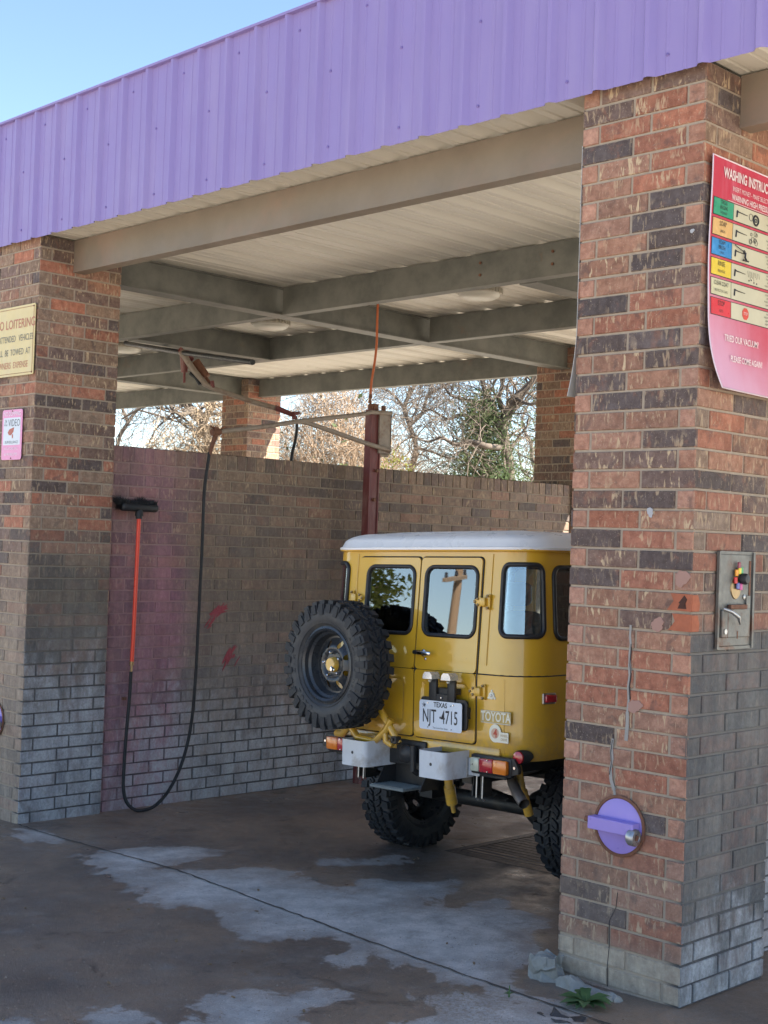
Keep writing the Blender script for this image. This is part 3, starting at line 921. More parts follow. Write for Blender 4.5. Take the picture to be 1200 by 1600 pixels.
mb.build('white_lettering', smat('white_ink', (0.78, 0.72, 0.78)), e)
mb = MB(); txt(mb, '24', 0.034, F2(-0.080, 0.088), sx=0.9); txt(mb, 'HOUR', 0.017, F2(-0.080, 0.064), sx=0.9); txt(mb, 'VIDEO', 0.066, F2(0.028, 0.075), sx=0.78); txt(mb, 'SURVEILLANCE', 0.026, F2(0, -0.050), sx=0.95)
mb.build('dark_lettering', smat('ink_slate', (0.10, 0.10, 0.13)), e)
mb = MB()
Mx = frame((1, 0, 0), (0, 0, 1), (0, -1, 0), (0.0, -0.0045, 0.0))
mb.prism([(-0.05, 0.015), (-0.03, 0.035), (0.03, 0.048), (0.022, 0.018), (-0.010, -0.004), (-0.035, -0.002)], 0, 0.001, Mx)
mb.prism([(0.004, 0.0), (0.016, 0.004), (0.020, -0.018), (0.008, -0.026)], 0, 0.001, Mx)
mb.build('camera_picture', smat('camera_red', (0.38, 0.07, 0.04)), e)
mb = MB()
for z in (0.155, -0.155): mb.lathe([(0.005, 0), (0.005, 0.003)], 8, frame((1, 0, 0), (0, 0, 1), (0, -1, 0), (0, -0.003, z)), cap1=True)
mb.build('screw', K['rust'], e)

# washing instructions sign on the right face of the right pillar
SW, SH = 0.60, 0.905
e = empty('washing_instructions_sign', (0.014, 0.025, 2.38)); tag(e, 'red washing instructions sign with six coloured panels, fading to pink at its curled foot', 'sign')
def bend(y, z):
    """the foot of the sheet curls off the wall"""
    t = max(0.0, 0.30 - z) / 0.30
    return 0.004 + 0.055 * t * t * (1 - 0.6 * y / SW) + 0.004 * math.sin(z * 9) * (1 - y / SW)
def skew(y, z):
    t = max(0.0, 0.20 - z) / 0.20
    return y + 0.030 * t * t * max(0.0, 1 - y / 0.25)
def sheet(y0, y1, z0, z1, off, th=0.0015, nn=0.03):
    mb = MB(); ny = max(1, int((y1 - y0) / nn)); nz = max(1, int((z1 - z0) / nn)); b = 0
    for s in (0, -th):
        for i in range(ny + 1):
            for k in range(nz + 1):
                y = lerp(y0, y1, i / ny); z = lerp(z0, z1, k / nz)
                mb.v.append((bend(y, z) + off + s, skew(y, z), z))
    m = (ny + 1) * (nz + 1)
    for i in range(ny):
        for k in range(nz):
            q = i * (nz + 1) + k
            for o in (0, m): mb.f.append((o + q, o + q + nz + 1, o + q + nz + 2, o + q + 1)); mb.mi.append(0)
    def edge(l):
        for a, b in zip(l[:-1], l[1:]): mb.f.append((a, b, b + m, a + m)); mb.mi.append(0)
    edge([k for k in range(nz + 1)]); edge([ny * (nz + 1) + k for k in range(nz + 1)]); edge([i * (nz + 1) for i in range(ny + 1)]); edge([i * (nz + 1) + nz for i in range(ny + 1)])
    return mb
N = NT('faded_red_sheet')
c = N.coord('Object'); sp = N.n('ShaderNodeSeparateXYZ'); N.l(c, sp.inputs[0])
nz_ = N.noise(c, 3.5, 6, 0.6)
f1 = N.math('ADD', sp.outputs[2], N.math('MULTIPLY', N.math('SUBTRACT', nz_, 0.5), 0.35))
f1 = N.math('ADD', f1, N.math('MULTIPLY', sp.outputs[1], 0.55))
colr = N.mix(N.ss(f1, 0.06, 0.62), (0.66, 0.36, 0.50), (0.50, 0.035, 0.075))
mpp = N.coord('Object', (1, 14, 1.2))
colr = N.mix(N.math('MULTIPLY', N.ss(N.noise(mpp, 1.5, 5), 0.5, 0.75), 0.3), colr, (0.62, 0.22, 0.32))
N.p(Base_Color=colr, Roughness=0.38)
sheet(0, SW, 0, SH, 0).build('sheet', N.m, e, smooth=60)
mb = MB()
path = [(bend(y, z) + 0.0008, skew(y, z), z) for (y, z) in [(0, SH * i / 30) for i in range(31)] + [(SW * i / 20, SH) for i in range(1, 21)] + [(SW, SH * (1 - i / 30)) for i in range(1, 31)] + [(SW * (1 - i / 20), 0) for i in range(1, 20)]]
mb.tube(path, 0.0035, 4, closed=True)
mb.build('pale_edge', smat('pale_edge', (0.62, 0.50, 0.55)), e)
rows = [('green_panel', (0.03, 0.30, 0.17), 0.680), ('tan_panel', (0.62, 0.38, 0.15), 0.602), ('blue_panel', (0.03, 0.22, 0.50), 0.524),
        ('yellow_panel', (0.68, 0.50, 0.05), 0.446), ('cream_panel', (0.55, 0.52, 0.34), 0.368), ('red_panel', (0.62, 0.03, 0.05), 0.290)]
TM = lambda y, z, o=0.0045: frame((0, 1, 0), (0, 0, 1), (1, 0, 0), (bend(y, z) + o, y, z))
ink = MB(); black = MB()
caps = [['TIRE &', 'ENGINE', 'DEGREASER'], ['SOAP', 'JABON'], ['FOAM', 'BRUSH', 'CEPILLO'], ['RINSE', 'ENJUAGUE'], ['CLEAR COAT', 'PROTECTOR CLARO'], ['STOP', 'ALTO']]
szs = [[.020, .020, .012], [.026, .014], [.021, .021, .011], [.026, .014], [.022, .013], [.026, .014]]
white = MB()
for i, (nm, colc, z) in enumerate(rows):
    hh = 0.063; y0 = 0.018
    sheet(y0 - .003, SW - 0.022, z - .003, z + hh + .003, 0.0012, nn=0.1).build('panel_border', K['ink'], e)
    sheet(y0, 0.160, z, z + hh, 0.0024, nn=0.1).build(nm, smat(nm, colc, 0.35, var=0.2, scale=14, dirt=tuple(min(1, q * 1.5 + .06) for q in colc), amt=0.5), e)
    sheet(0.164, SW - 0.025, z, z + hh, 0.0024, nn=0.1).build('picture_panel', smat('sign_cream', (0.53, 0.50, 0.37), 0.4, dirt=(0.45, 0.35, 0.22)), e)
    ls = caps[i]; n = len(ls)
    for k, s in enumerate(ls):
        zz = z + hh * (1 - (k + 0.6) / (n + 0.2))
        txt(ink, s, szs[i][k] * 1.05, TM(0.088, zz), sx=0.75)
    # pictures: lance gun on the left of every picture panel but the last
    zc = z + hh * 0.62
    if i != 5:
        ink.tube([(bend(.2, zc) + .0042, 0.185, zc), (bend(.2, zc) + .0042, 0.20, zc - 0.002), (bend(.2, zc) + .0042, 0.265, zc - 0.004)], [0.0042, 0.0025, 0.0012], 5)
        ink.tube([(bend(.2, zc) + .0042, 0.187, zc), (bend(.2, zc) + .0042, 0.184, zc - 0.024)], 0.0035, 5)
    def ring(y, zz, r, t): ink.tube([(bend(y, zz) + .004, y + r * math.cos(a * PI / 9), zz + r * math.sin(a * PI / 9)) for a in range(18)], t, 4, closed=True)
    if i == 0:
        ring(0.330, z + .028, 0.019, 0.0045); ring(0.330, z + .028, 0.007, 0.002); ring(0.292, z + .034, 0.014, 0.001)
    if i == 1:
        for q in range(9): ring(0.295 + 0.05 * random.random(), z + 0.012 + 0.038 * random.random(), random.uniform(0.005, 0.011), 0.0008)
    if i == 2:
        ink.tube([(.012, 0.17, z + .058), (.012, 0.245, z + 0.040)], 0.0018, 5); ring(0.252, z + .044, 0.006, 0.002)
        ink.tube([(.012, 0.252, z + .04), (.012, 0.250, z + .02), (.012, 0.262, z + .008)], 0.004, 5); ink.tube([(.012, 0.235, z + .008), (.012, 0.275, z + .008)], 0.0035, 5)
    if i == 3:
        for q in range(9):
            yy = 0.275 + 0.010 * q + random.uniform(-.003, .003)
            ink.tube([(.012, yy, z + .05), (.012, yy + .006, z + 0.022 + random.uniform(-.008, .008))], 0.0006, 4)
            if q % 2: ink.lathe([(0.0035, 0), (0.0035, .001)], 8, TM(yy + .007, z + 0.012 + random.uniform(-.004, .006), .0035), cap1=True)
    if i == 5:
        mr = MB(); M8 = TM(0.270, z + hh / 2, 0.0030)
        mr.lathe([(0.025, 0.0), (0.025, 0.0012)], 8, M8 @ Matrix.Rotation(R(22.5), 4, 'Z'), cap1=True)
        mr.build('stop_octagon', smat('stop_red', (0.60, 0.05, 0.03)), e)
        txt(white, 'STOP', 0.017, TM(0.270, z + hh / 2, 0.0050), sx=0.75)
    # small print on the right
    for q in range(4):
        zz = z + hh * (0.84 - 0.22 * q)
        txt(ink, ['INSERT MONEY TO START', 'HOLD WAND FIRMLY', 'WASH FROM THE BOTTOM UP', 'KEEP MOVING STEADILY'][(i + q) % 4], 0.0105, TM(0.475, zz), sx=0.85)
txt(white, 'WASHING INSTRUCTIONS', 0.056, TM(0.300, 0.850), sx=0.66, bold=0.0016)
txt(white, 'INSERT MONEY - MAKE SELECTION', 0.027, TM(0.300, 0.800), sx=0.72)
txt(white, 'WARNING HIGH PRESSURE', 0.033, TM(0.300, 0.766), sx=0.78, bold=0.0006)
white.box((0.0075, 0.115, 0.7475), (0.0085, 0.485, 0.7495))
txt(white, 'TRIED OUR VACUUM?', 0.036, TM(0.235, 0.205, 0.006), sx=0.72, bold=0.0005)
txt(white, 'PLEASE COME AGAIN!', 0.034, TM(0.255, 0.125, 0.009), sx=0.72, bold=0.0005)
white.build('white_lettering', smat('sign_white_ink', (0.72, 0.60, 0.60)), e)
ink.build('black_lettering', K['ink'], e)

# sheet hanging on the left face of the right pillar, seen edge on
e = empty('edge_on_sign', (-W - 0.012, 0.02, 2.38)); tag(e, 'pale sign seen edge on along the far side of the right pillar', 'sign')
mb = MB()
nz = 24
for s in (0, 0.002):
    for k in range(nz + 1):
        z = 1.05 * k / nz; t = max(0, 0.30 - z) / 0.30
        for y in (0.0, 0.58): mb.v.append((-0.003 - s - 0.040 * t * t, y, z))
m = 2 * (nz + 1)
for k in range(nz):
    for o in (0, m): mb.f.append((o + 2 * k, o + 2 * k + 1, o + 2 * k + 3, o + 2 * k + 2)); mb.mi.append(0)
    for c_ in (0, 1): mb.f.append((2 * k + c_, 2 * k + 2 + c_, m + 2 * k + 2 + c_, m + 2 * k + c_)); mb.mi.append(0)
mb.f.append((0, 1, m + 1, m)); mb.mi.append(0)
mb.build('sheet', smat('sheet_white', (0.58, 0.58, 0.57)), e)
mb = MB(); 
for z in (0.95, 0.4): mb.lathe([(0.006, 0), (0.006, 0.003)], 8, frame((0, 1, 0), (0, 0, 1), (-1, 0, 0), (-0.005, 0.3, z)), cap1=True)
mb.build('screw', K['rust'], e)

# ------------------------------------------------------------------ coin box in the right face
e = empty('coin_box', (0.002, 0.30, 1.375)); tag(e, 'battered grey steel coin box set in the side of the right pillar', 'coin box')
mb = MB(); y0, y1, hgt = -0.125, 0.118, 0.365
mb.box((0.0, y0, 0), (0.010, y1, hgt), bev=0.003)
for (a, b) in (((0.004, y0 - 0.012, -0.01), (0.016, y0, hgt + 0.01)), ((0.004, y1, -0.01), (0.018, y1 + 0.014, hgt + 0.01)), ((0.004, y0, hgt), (0.012, y1, hgt + 0.012)), ((0.004, y0, -0.012), (0.014, y1, 0.0))): mb.box(a, b)
box_m = simple('scuffed_steel', (0.17, 0.165, 0.15), 0.5, metal=0.4, var=0.4, scale=16, dirt=(0.15, 0.08, 0.05), dirt_amt=0.95, bump=0.35)
mb.build('face_plate', box_m, e)
mb = MB(); mb.box((0.010, y0 + .01, 0.035), (0.024, y0 + 0.05, 0.145), bev=.004); mb.box((0.010, y0 + 0.055, 0.035), (0.020, y1 - .02, 0.150), bev=.004); mb.box((0.010, 0.07, 0.14), (0.018, 0.10, 0.20))
mb.build('lower_cover', box_m, e)
mb = MB(); mb.box((0.012, -0.065, 0.148), (0.030, 0.060, 0.166), bev=.003); mb.box((0.0105, 0.095, 0.05), (0.0125, 0.108, 0.34)); mb.box((0.0105, y0 + .052, 0.035), (0.0215, y0 + 0.056, 0.13))
mb.box((0.0195, 0.0, 0.03), (0.0215, 0.006, 0.06))
mb.build('coin_slot', K['rust'], e)
mb = MB(); mb.lathe([(0.0, .0), (0.038, 0.0), (0.036, 0.004), (0.0, 0.006)], 24, frame((0, 1, 0), (0, 0, 1), (1, 0, 0), (0.010, -0.005, 0.235)) @ Matrix.Diagonal((1, 1.3, 1, 1)))
mb.build('worn_dial_plate', K['brass'], e, smooth=40)
mb = MB(); mb.lathe([(0.022, 0.0), (0.022, 0.02), (0.017, 0.028), (0.0, 0.03)], 20, frame((0, 1, 0), (0, 0, 1), (1, 0, 0), (0.018, 0.028, 0.268)))
mb.build('knob', K['ink'], e, smooth=40)
cols = [((0.75, 0.30, 0.02), (-0.018, 0.292)), ((0.70, 0.55, 0.02), (0.004, 0.300)), ((0.55, 0.03, 0.03), (-0.024, 0.262)), ((0.03, 0.30, 0.10), (0.018, 0.302)), ((0.10, 0.12, 0.35), (-0.006, 0.240)), ((0.5, 0.05, 0.25), (0.016, 0.236)), ((0.22, 0.02, 0.05), (0.0, 0.322))]
for cc, (yy, zz) in cols:
    mb = MB(); mb.box((0.018, yy - .010, zz - .013), (0.026, yy + .010, zz + .013), Matrix.Rotation(0.0, 4, 'X'), bev=.003)
    mb.build('selector_marking', smat('marking', cc), e)
mb = MB(); mb.tube([(0.02, -0.105, 0.150), (0.045, -0.085, 0.140), (0.055, -0.05, 0.118), (0.04, -0.012, 0.088)], [0.007, 0.009, 0.008, 0.003], 10)
mb.build('steel_lever', K['zinc'], e, smooth=60)
mb = MB(); mb.lathe([(0.010, 0), (0.010, 0.004), (0.004, 0.006)], 12, frame((0, 1, 0), (0, 0, 1), (1, 0, 0), (0.010, 0.062, 0.195)), cap1=True)
mb.build('lock', K['zinc'], e)
mb = MB(); mb.lathe([(0.011, 0), (0.011, 0.004)], 12, frame((0, 1, 0), (0, 0, 1), (1, 0, 0), (0.024, y0 + 0.03, 0.06)), cap1=True)
mb.build('lock', K['zinc'], e)

# chipped corner of the right pillar, mortar patches
e = None
def blob(name, mat, M, pts, th, parent):
    mb = MB(); mb.prism(pts, 0, th, M); return mb.build(name, mat, parent)
pil = bpy.data.objects['brick_pillar']
FR = frame((1, 0, 0), (0, 0, 1), (0, -1, 0), (0, 0, 0))
def rag(cx, cz, rx, rz, n=44):
    ph = random.uniform(0, 9)
    q = lambda a: 1 + 0.13 * math.sin(2 * a + ph) + 0.09 * math.sin(3 * a + 2 * ph) + 0.06 * math.sin(7 * a + ph)
    return [(cx + rx * math.cos(2 * PI * k / n) * q(2 * PI * k / n) * random.uniform(.9, 1.08), cz + rz * math.sin(2 * PI * k / n) * q(2 * PI * k / n)) for k in range(n)]
fresh = simple('fresh_broken_brick', (0.36, 0.115, 0.06), 0.9, var=0.35, scale=30, bump=0.8, bscale=45)
mb = MB()
mb.mat(fresh)
for z0, xa in ((1.512, -0.108), (1.434, -0.10)):
    pts = [(xa, z0 + .004), (0.001, z0 + .002), (0.002, z0 + .068), (xa + .015, z0 + .069), (xa + .03, z0 + .04)]
    mb.prism(pts, 0.0, 0.0035, FR)
    mb.prism([(-0.0, z0 + .003), (0.05, z0 + .003), (0.055, z0 + .03), (0.04, z0 + .066), (-0.0, z0 + .066)], 0.0, 0.003, frame((0, 1, 0), (0, 0, 1), (1, 0, 0), (0, 0, 0)))
mb.build('broken_brick_corner', fresh, pil)
mb = MB(); mb.prism([(-0.055, 1.545), (-0.03, 1.575), (-0.018, 1.56), (-0.030, 1.532)], 0.003, 0.006, FR); mb.prism([(-0.06, 1.523), (-0.02, 1.523), (-0.025, 1.545), (-0.052, 1.54)], 0.0035, 0.0045, FR)
mb.build('broken_hole', simple('hole_dark', (0.06, 0.025, 0.018), 0.95), pil)
def patches(name, mat, spots):
    mb = MB()
    for (x, z, rx, rz) in spots: mb.prism(rag(x, z, rx, rz), 0.0, 0.0032, FR)
    return mb.build(name, mat, pil)
patches('pink_patch', simple('pink_patch', (0.35, 0.205, 0.165), 0.85, var=0.12), [(-0.045, 1.640, 0.030, 0.034), (-0.150, 1.455, 0.030, 0.026), (-0.245, 1.125, 0.032, 0.026)])
patches('pale_patch', simple('pale_patch', (0.38, 0.38, 0.40), 0.8, var=0.12), [(-0.20, 1.895, 0.013, 0.020), (-0.045, 2.99, 0.009, 0.008)])
# filled cracks
def crack(name, mat, pts, w, th=0.0028):
    mb = MB()
    for (a, b, ww) in [(pts[i], pts[i + 1], w * random.uniform(.7, 1.3)) for i in range(len(pts) - 1)]:
        dx, dz = b[0] - a[0], b[1] - a[1]; L = math.hypot(dx, dz); nx_, nz_2 = -dz / L * ww / 2, dx / L * ww / 2
        mb.prism([(a[0] - nx_, a[1] - nz_2), (a[0] + nx_, a[1] + nz_2), (b[0] + nx_, b[1] + nz_2), (b[0] - nx_, b[1] - nz_2)], 0, th + random.uniform(0, .0006), FR)
    return mb.build(name, mat, pil)
cr = [(-0.275, 1.445), (-0.277, 1.40), (-0.272, 1.37), (-0.276, 1.33), (-0.275, 1.29), (-0.272, 1.25), (-0.278, 1.20), (-0.274, 1.15), (-0.279, 1.10), (-0.277, 1.05), (-0.281, 0.985)]
crack('filled_crack', K['patch'], cr, 0.013)
cr2 = [(-0.345, 0.985), (-0.35, 0.94), (-0.345, 0.90), (-0.352, 0.86), (-0.348, 0.82), (-0.33, 0.78), (-0.325, 0.755)]
crack('filled_crack', K['patch'], cr2, 0.012)
crack('open_crack', K['ink'], [(x + .004 + random.uniform(-.002, .002), z) for x, z in cr[2:8]], 0.004, 0.0035)
crack('open_crack', K['ink'], [(-0.345, 0.98), (-0.352, 0.93), (-0.347, 0.885), (-0.355, 0.84)], 0.003, 0.0035)
crack('open_crack', K['ink'], [(-0.30, 0.38), (-0.305, 0.32), (-0.335, 0.26), (-0.332, 0.16), (-0.338, 0.08), (-0.335, 0.0)], 0.002, 0.002)

# ------------------------------------------------------------------ round lavender lids
def round_lid(x, z, label):
    e = empty('round_vault_lid', (x, -0.004, z)); tag(e, label, 'vault lid', 'lavender lids on the pillars')
    A = frame((1, 0, 0), (0, 0, 1), (0, -1, 0))
    mb = MB(); mb.lathe([(0.108, 0.0), (0.121, 0.0), (0.122, 0.006), (0.112, 0.009), (0.108, 0.004)], 48, A)
    mb.build('rusty_ring', K['rust'], e, smooth=50)
    mb = MB(); mb.lathe([(0.109, 0.0005), (0.109, 0.004), (0.105, 0.006), (0.0, 0.006)], 48, A)
    mb.build('disc', K['lid'], e, smooth=40)
    mb = MB(); mb.box((-0.118, -0.055, -0.022), (0.098, -0.006, 0.028), Matrix.Rotation(R(0), 4, 'Y'), bev=0.003)
    mb.build('locking_bar', K['lid'], e)
    mb = MB(); mb.tube([(-0.145, -0.030, 0.010), (-0.116, -0.030, 0.008)], [0.012, 0.012], 12)
    mb.build('bar_bolt', K['rust'], e)
    mb = MB()
    Mk = frame((0, -1, 0), (0, 0, 1), (1, 0, 0), (0.088, -0.040, -0.024))
    mb.lathe([(0.0, -0.012), (0.030, -0.012), (0.034, -0.006), (0.034, 0.016), (0.029, 0.022), (0.018, 0.023), (0.016, 0.020), (0.0, 0.020)], 28, Mk)
    lk = mb.build('puck_lock', K['zinc'], e, smooth=40)
    mb = MB(); mb.lathe([(0.0, 0.0205), (0.011, 0.0205), (0.011, 0.024), (0.0, 0.024)], 16, Mk); mb.build('keyhole', K['rust'], lk)
    return e
round_lid(-0.297, 0.645, 'round lavender lid with locking bar on the right brick pillar')
round_lid(-5.262, 0.49, 'round lavender lid cut by the left edge of the photo')

# ------------------------------------------------------------------ boom on the red post
WX = -BAY - 0.041
e = empty('boom_post', (WX + 0.14, 2.93, G(-4.8, 2.93))); tag(e, 'weathered red steel post with a swinging hose boom, behind the car roof', 'hose boom')
def bl(p): return (p[0] - (WX + 0.14), p[1] - 2.93, p[2] - G(-4.8, 2.93))
X0 = WX + 0.16
mb = MB(); 
mb.box(bl((X0 - 0.035, 2.875, -0.16)), bl((X0 + 0.035, 2.885 + 0.012, 2.78))); mb.box(bl((X0 - 0.035, 2.975, -0.16)), bl((X0 + 0.035, 2.985, 2.78))); mb.box(bl((X0 - 0.035, 2.897, -0.16)), bl((X0 - 0.025, 2.975, 2.78)))
mb.box(bl((X0 + .02, 2.897, -0.16)), bl((X0 + .027, 2.975, 2.78)))
mb.build('post', K['redpost'], e)
mb = MB(); mb.box(bl((X0 - 0.05, 2.91, 2.78)), bl((X0 + 0.02, 2.97, 2.83)), bev=.008); mb.tube([bl((X0, 2.95, 2.30)), bl((X0 + 0.05, 2.95, 2.30))], 0.014, 8); mb.tube([bl((X0, 2.93, 2.07)), bl((X0 + 0.05, 2.93, 2.07))], 0.014, 8)
mb.tube([bl((X0 + 0.02, 3.02, 2.74)), bl((X0 + 0.02, 3.02, 2.82))], 0.018, 8)
mb.build('swivel', K['rust'], e)
mb = MB(); mb.box(bl((X0 + 0.03, 2.96, 2.44)), bl((X0 + 0.045, 3.09, 2.78))); mb.box(bl((X0 - 0.03, 3.08, 2.44)), bl((X0 + 0.045, 3.09, 2.78))); mb.tube([bl((X0 + 0.0, 2.96, 2.435)), bl((X0 + 0.0, 3.10, 2.43))], 0.014, 8)
mb.build('bracket', K['boom'], e)
tip = (-4.75, 1.35, 2.475)
mb = MB(); mb.tube([bl((X0 + 0.05, 3.08, 2.765)), bl((X0 + 0.05, 2.86, 2.755)), bl((X0 + 0.06, 2.75, 2.728)), bl((-4.76, 2.1, 2.615)), bl((-4.75, 1.75, 2.545)), bl(tip)], 0.017, 8)
mb.build('boom_arm', K['boom'], e, smooth=60)
mb = MB(); mb.tube([bl((X0 + 0.05, 3.08, 2.47)), bl((X0 + 0.05, 2.85, 2.50)), bl((-4.76, 2.22, 2.61)), bl((-4.76, 2.12, 2.615))], [0.02, 0.019, 0.017, 0.013], 8)
mb.build('brace', K['boom'], e, smooth=60)
mb = MB(); mb.tube([bl((-4.75, 1.37, 2.478)), bl((-4.75, 1.30, 2.468))], 0.026, 8); mb.tube([bl((-4.75, 1.335, 2.51)), bl((-4.75, 1.33, 2.44))], 0.02, 8)
mb.tube([bl((-4.75, 1.38, 2.50)), bl((-4.74, 1.41, 2.52))], 0.008, 6); mb.tube([bl((-4.75, 1.31, 2.50)), bl((-4.74, 1.28, 2.51))], 0.007, 6)
mb.tube([bl((-4.75, 1.33, 2.44)), bl((-4.76, 1.315, 2.38)), bl((-4.77, 1.30, 2.31))], [0.018, 0.016, 0.014], 8)
mb.build('end_fitting', K['rust'], e, smooth=60)

e = empty('orange_supply_hose', (-4.75, 2.86, 3.44)); tag(e, 'orange hose hanging from the ceiling beam to the red post', 'hose')
mb = MB(); mb.tube(catmull([(0.0, 0.02, 0.20), (0.0, 0.02, 0.0), (0.0, 0.022, -0.15), (-0.004, 0.01, -0.30), (-0.008, -0.012, -0.45), (-0.01, -0.015, -0.56)]), 0.0095, 8)
mb.build('hose', K['orangehose'], e, smooth=60)
mb = MB(); mb.tube([(-0.01, -0.015, -0.55), (-0.02, -0.01, -0.60), (-0.04, 0.03, -0.66)], 0.008, 8); mb.tube([(-0.01, -0.015, -0.545), (-0.012, -0.014, -0.575)], 0.014, 8); mb.tube([(-0.018, -0.01, -0.595), (-0.022, -0.008, -0.615)], 0.014, 8)
mb.build('coupling', K['rust'], e)

# ------------------------------------------------------------------ foam brush
BX = WX + 0.075
e = empty('foam_brush', (BX, 0.79, 0.9)); tag(e, 'black foam brush hanging on the stained wall by its red handle and black hose', 'foam brush')
def fb(p): return (p[0] - BX, p[1] - 0.79, p[2] - 0.9)
mb = MB(); mb.box(fb((BX - 0.02, 0.655, 1.890)), fb((BX + 0.045, 0.950, 1.945)), bev=0.02); mb.lathe([(0.030, 0), (0.026, 0.03), (0.02, 0.06)], 16, Matrix.Translation(fb((BX + 0.02, 0.800, 1.86))))
mb.tube([fb((BX + 0.02, 0.80, 1.84)), fb((BX + 0.02, 0.80, 1.90))], 0.022, 12)
mb.build('brush_block', K['hose'], e, smooth=50)
mb = MB()
for k in range(1500):
    y = random.uniform(0.635, 0.945); z = random.uniform(1.93, 1.945); x = BX + random.uniform(-0.04, 0.03)
    L = random.uniform(0.03, 0.062) * (0.8 + 0.3 * math.sin(y * 40)); dy = random.uniform(-0.02, 0.02) - (0.03 if y < 0.70 else 0); dx = random.uniform(-0.02, 0.02)
    mb.add([(x - BX - .0012, y - .79, z - .9), (x - BX + .0012, y - .79 + .001, z - .9), (x + dx - BX, y + dy - .79, z + L - .9)], [(0, 1, 2)])
    if k % 4 == 0:
        mb.add([(x - BX, y - .79 - .0012, z - .9), (x - BX, y - .79 + .0012, z - .9), (x + dx * 1.5 - BX, y + dy - .79 - .01, z + L * .8 - .9)], [(0, 1, 2)])
for k in range(14):
    y = 0.645 + 0.022 * k
    mb.box(fb((BX - 0.03, y - 0.008, 1.93)), fb((BX + 0.025, y + 0.010, 1.955 + random.uniform(0, .018))), bev=.004)
for k in range(700):    # bristles at the left end
    z = random.uniform(1.90, 1.95); y = 0.655; L = random.uniform(0.01, 0.035)
    x = BX + random.uniform(-.04, .03)
    mb.add([(x - BX - .0012, y - .79, z - .9), (x - BX + .0012, y - .79, z - .9), (x - BX + random.uniform(-.01, .01), y - L - .79, z - .9 + random.uniform(-.02, .02))], [(0, 1, 2)])
mb.build('bristles', K['hose'], e)
hp = [(BX + 0.02, 0.800, 1.85), (BX + 0.02, 0.797, 1.5), (BX + 0.018, 0.794, 1.1), (BX + 0.012, 0.793, 0.865)]
mb = MB(); mb.tube([fb(p) for p in hp], 0.0135, 12); mb.build('handle', K['redhandle'], e, smooth=60)
mb = MB(); mb.tube([fb((BX + 0.012, 0.793, 0.87)), fb((BX + 0.010, 0.792, 0.845))], 0.016, 12); mb.tube([fb((BX + 0.010, 0.792, 0.845)), fb((BX + 0.009, 0.791, 0.79))], 0.008, 8)
mb.build('brass_ferrule', K['brass'], e)
hz = [(BX + 0.009, 0.791, 0.80, 0), (BX + .012, 0.785, 0.62), (BX + 0.02, 0.765, 0.38), (BX + 0.03, 0.750, 0.15), (BX + 0.04, 0.745, 0.02), (BX + 0.055, 0.765, -0.075), (BX + 0.085, 0.815, -0.128), (BX + 0.11, 0.87, -0.130),
      (BX + 0.11, 0.95, -0.115), (BX + 0.085, 1.06, -0.055), (BX + 0.06, 1.16, 0.05), (BX + 0.05, 1.235, 0.20), (BX + 0.05, 1.285, 0.42), (BX + 0.06, 1.30, 0.75), (BX + 0.07, 1.30, 1.2), (BX + 0.085, 1.295, 1.65), (BX + 0.10, 1.285, 2.05), (-4.77, 1.295, 2.28), (-4.77, 1.30, 2.33)]
# smooth it
mb = MB(); mb.tube([fb(p) for p in catmull(hz)], 0.0115, 10); mb.build('hose', K['hose'], e, smooth=60)
mb = MB(); mb.box(fb((WX + 0.001, 0.785, 1.945)), fb((WX + 0.05, 0.80, 1.955))); mb.box(fb((WX + 0.001, 0.78, 0.6)), fb((WX + 0.03, 0.80, 0.62)))
mb.build('wall_hook', K['rust'], e)

# ------------------------------------------------------------------ overhead boom in the next bay
def ray_at(qx, qy, X):
    d = fw + r2 * ((qx - 600) / 2112.4) - u2 * ((qy - 800) / 2112.4); o = Vector(CAM); t = (X - o.x) / d.x; return o + d * t
E0 = ray_at(288, 552, -6.75)
e = empty('overhead_boom', tuple(E0)); tag(e, 'rusty overhead boom with a spring hanging over the next bay above the wall', 'hose boom')
ov = lambda qx, qy, X: tuple(ray_at(qx, qy, X) - E0)
mb = MB(); mb.tube([ov(283, 549, -6.75), ov(300, 575, -6.68), ov(320, 600, -6.60), ov(333, 607, -6.55), ov(395, 628, -6.42), ov(428, 637, -6.35)], [0.03, 0.028, 0.026, 0.020, 0.022, 0.024], 8)
mb.build('boom_arm', K['boom'], e, smooth=60)
mb = MB(); mb.tube([ov(430, 637, -6.35), ov(455, 647, -6.3)], [0.026, 0.022], 8); mb.tube([ov(458, 643, -6.3), ov(460, 655, -6.3)], 0.02, 8); mb.tube([ov(455, 648, -6.3), ov(468, 645, -6.3)], 0.016, 8)
mb.build('tip_joint', K['redpost'], e, smooth=60); mb = MB(); mb.tube([ov(288, 548, -6.75), ov(288, 582, -6.75)], [0.045, 0.028], 10); mb.tube([ov(288, 582, -6.75), ov(288, 598, -6.75)], 0.012, 8); mb.tube([ov(281, 546, -6.75), ov(300, 562, -6.75)], 0.025, 8)
mb.tube([ov(333, 607, -6.55), ov(331, 595, -6.55)], 0.018, 8)
mb.build('rusty_joint', K['redpost'], e, smooth=60)
mb = MB(); mb.tube([ov(305, 565, -6.72), ov(322, 590, -6.64)], 0.042, 12); mb.tube([ov(322, 590, -6.64), ov(332, 604, -6.58)], 0.014, 8)
mb.build('spring_canister', K['rust'], e, smooth=50)
mb = MB(); mb.tube([ov(297, 583, -6.7), ov(306, 590, -6.66), ov(313, 602, -6.62)], 0.016, 8); mb.tube(catmull([ov(462, 650, -6.3), ov(464, 668, -6.3), ov(461, 690, -6.3), ov(455, 720, -6.3), ov(450, 800, -6.3), ov(446, 900, -6.3)]), 0.014, 8)
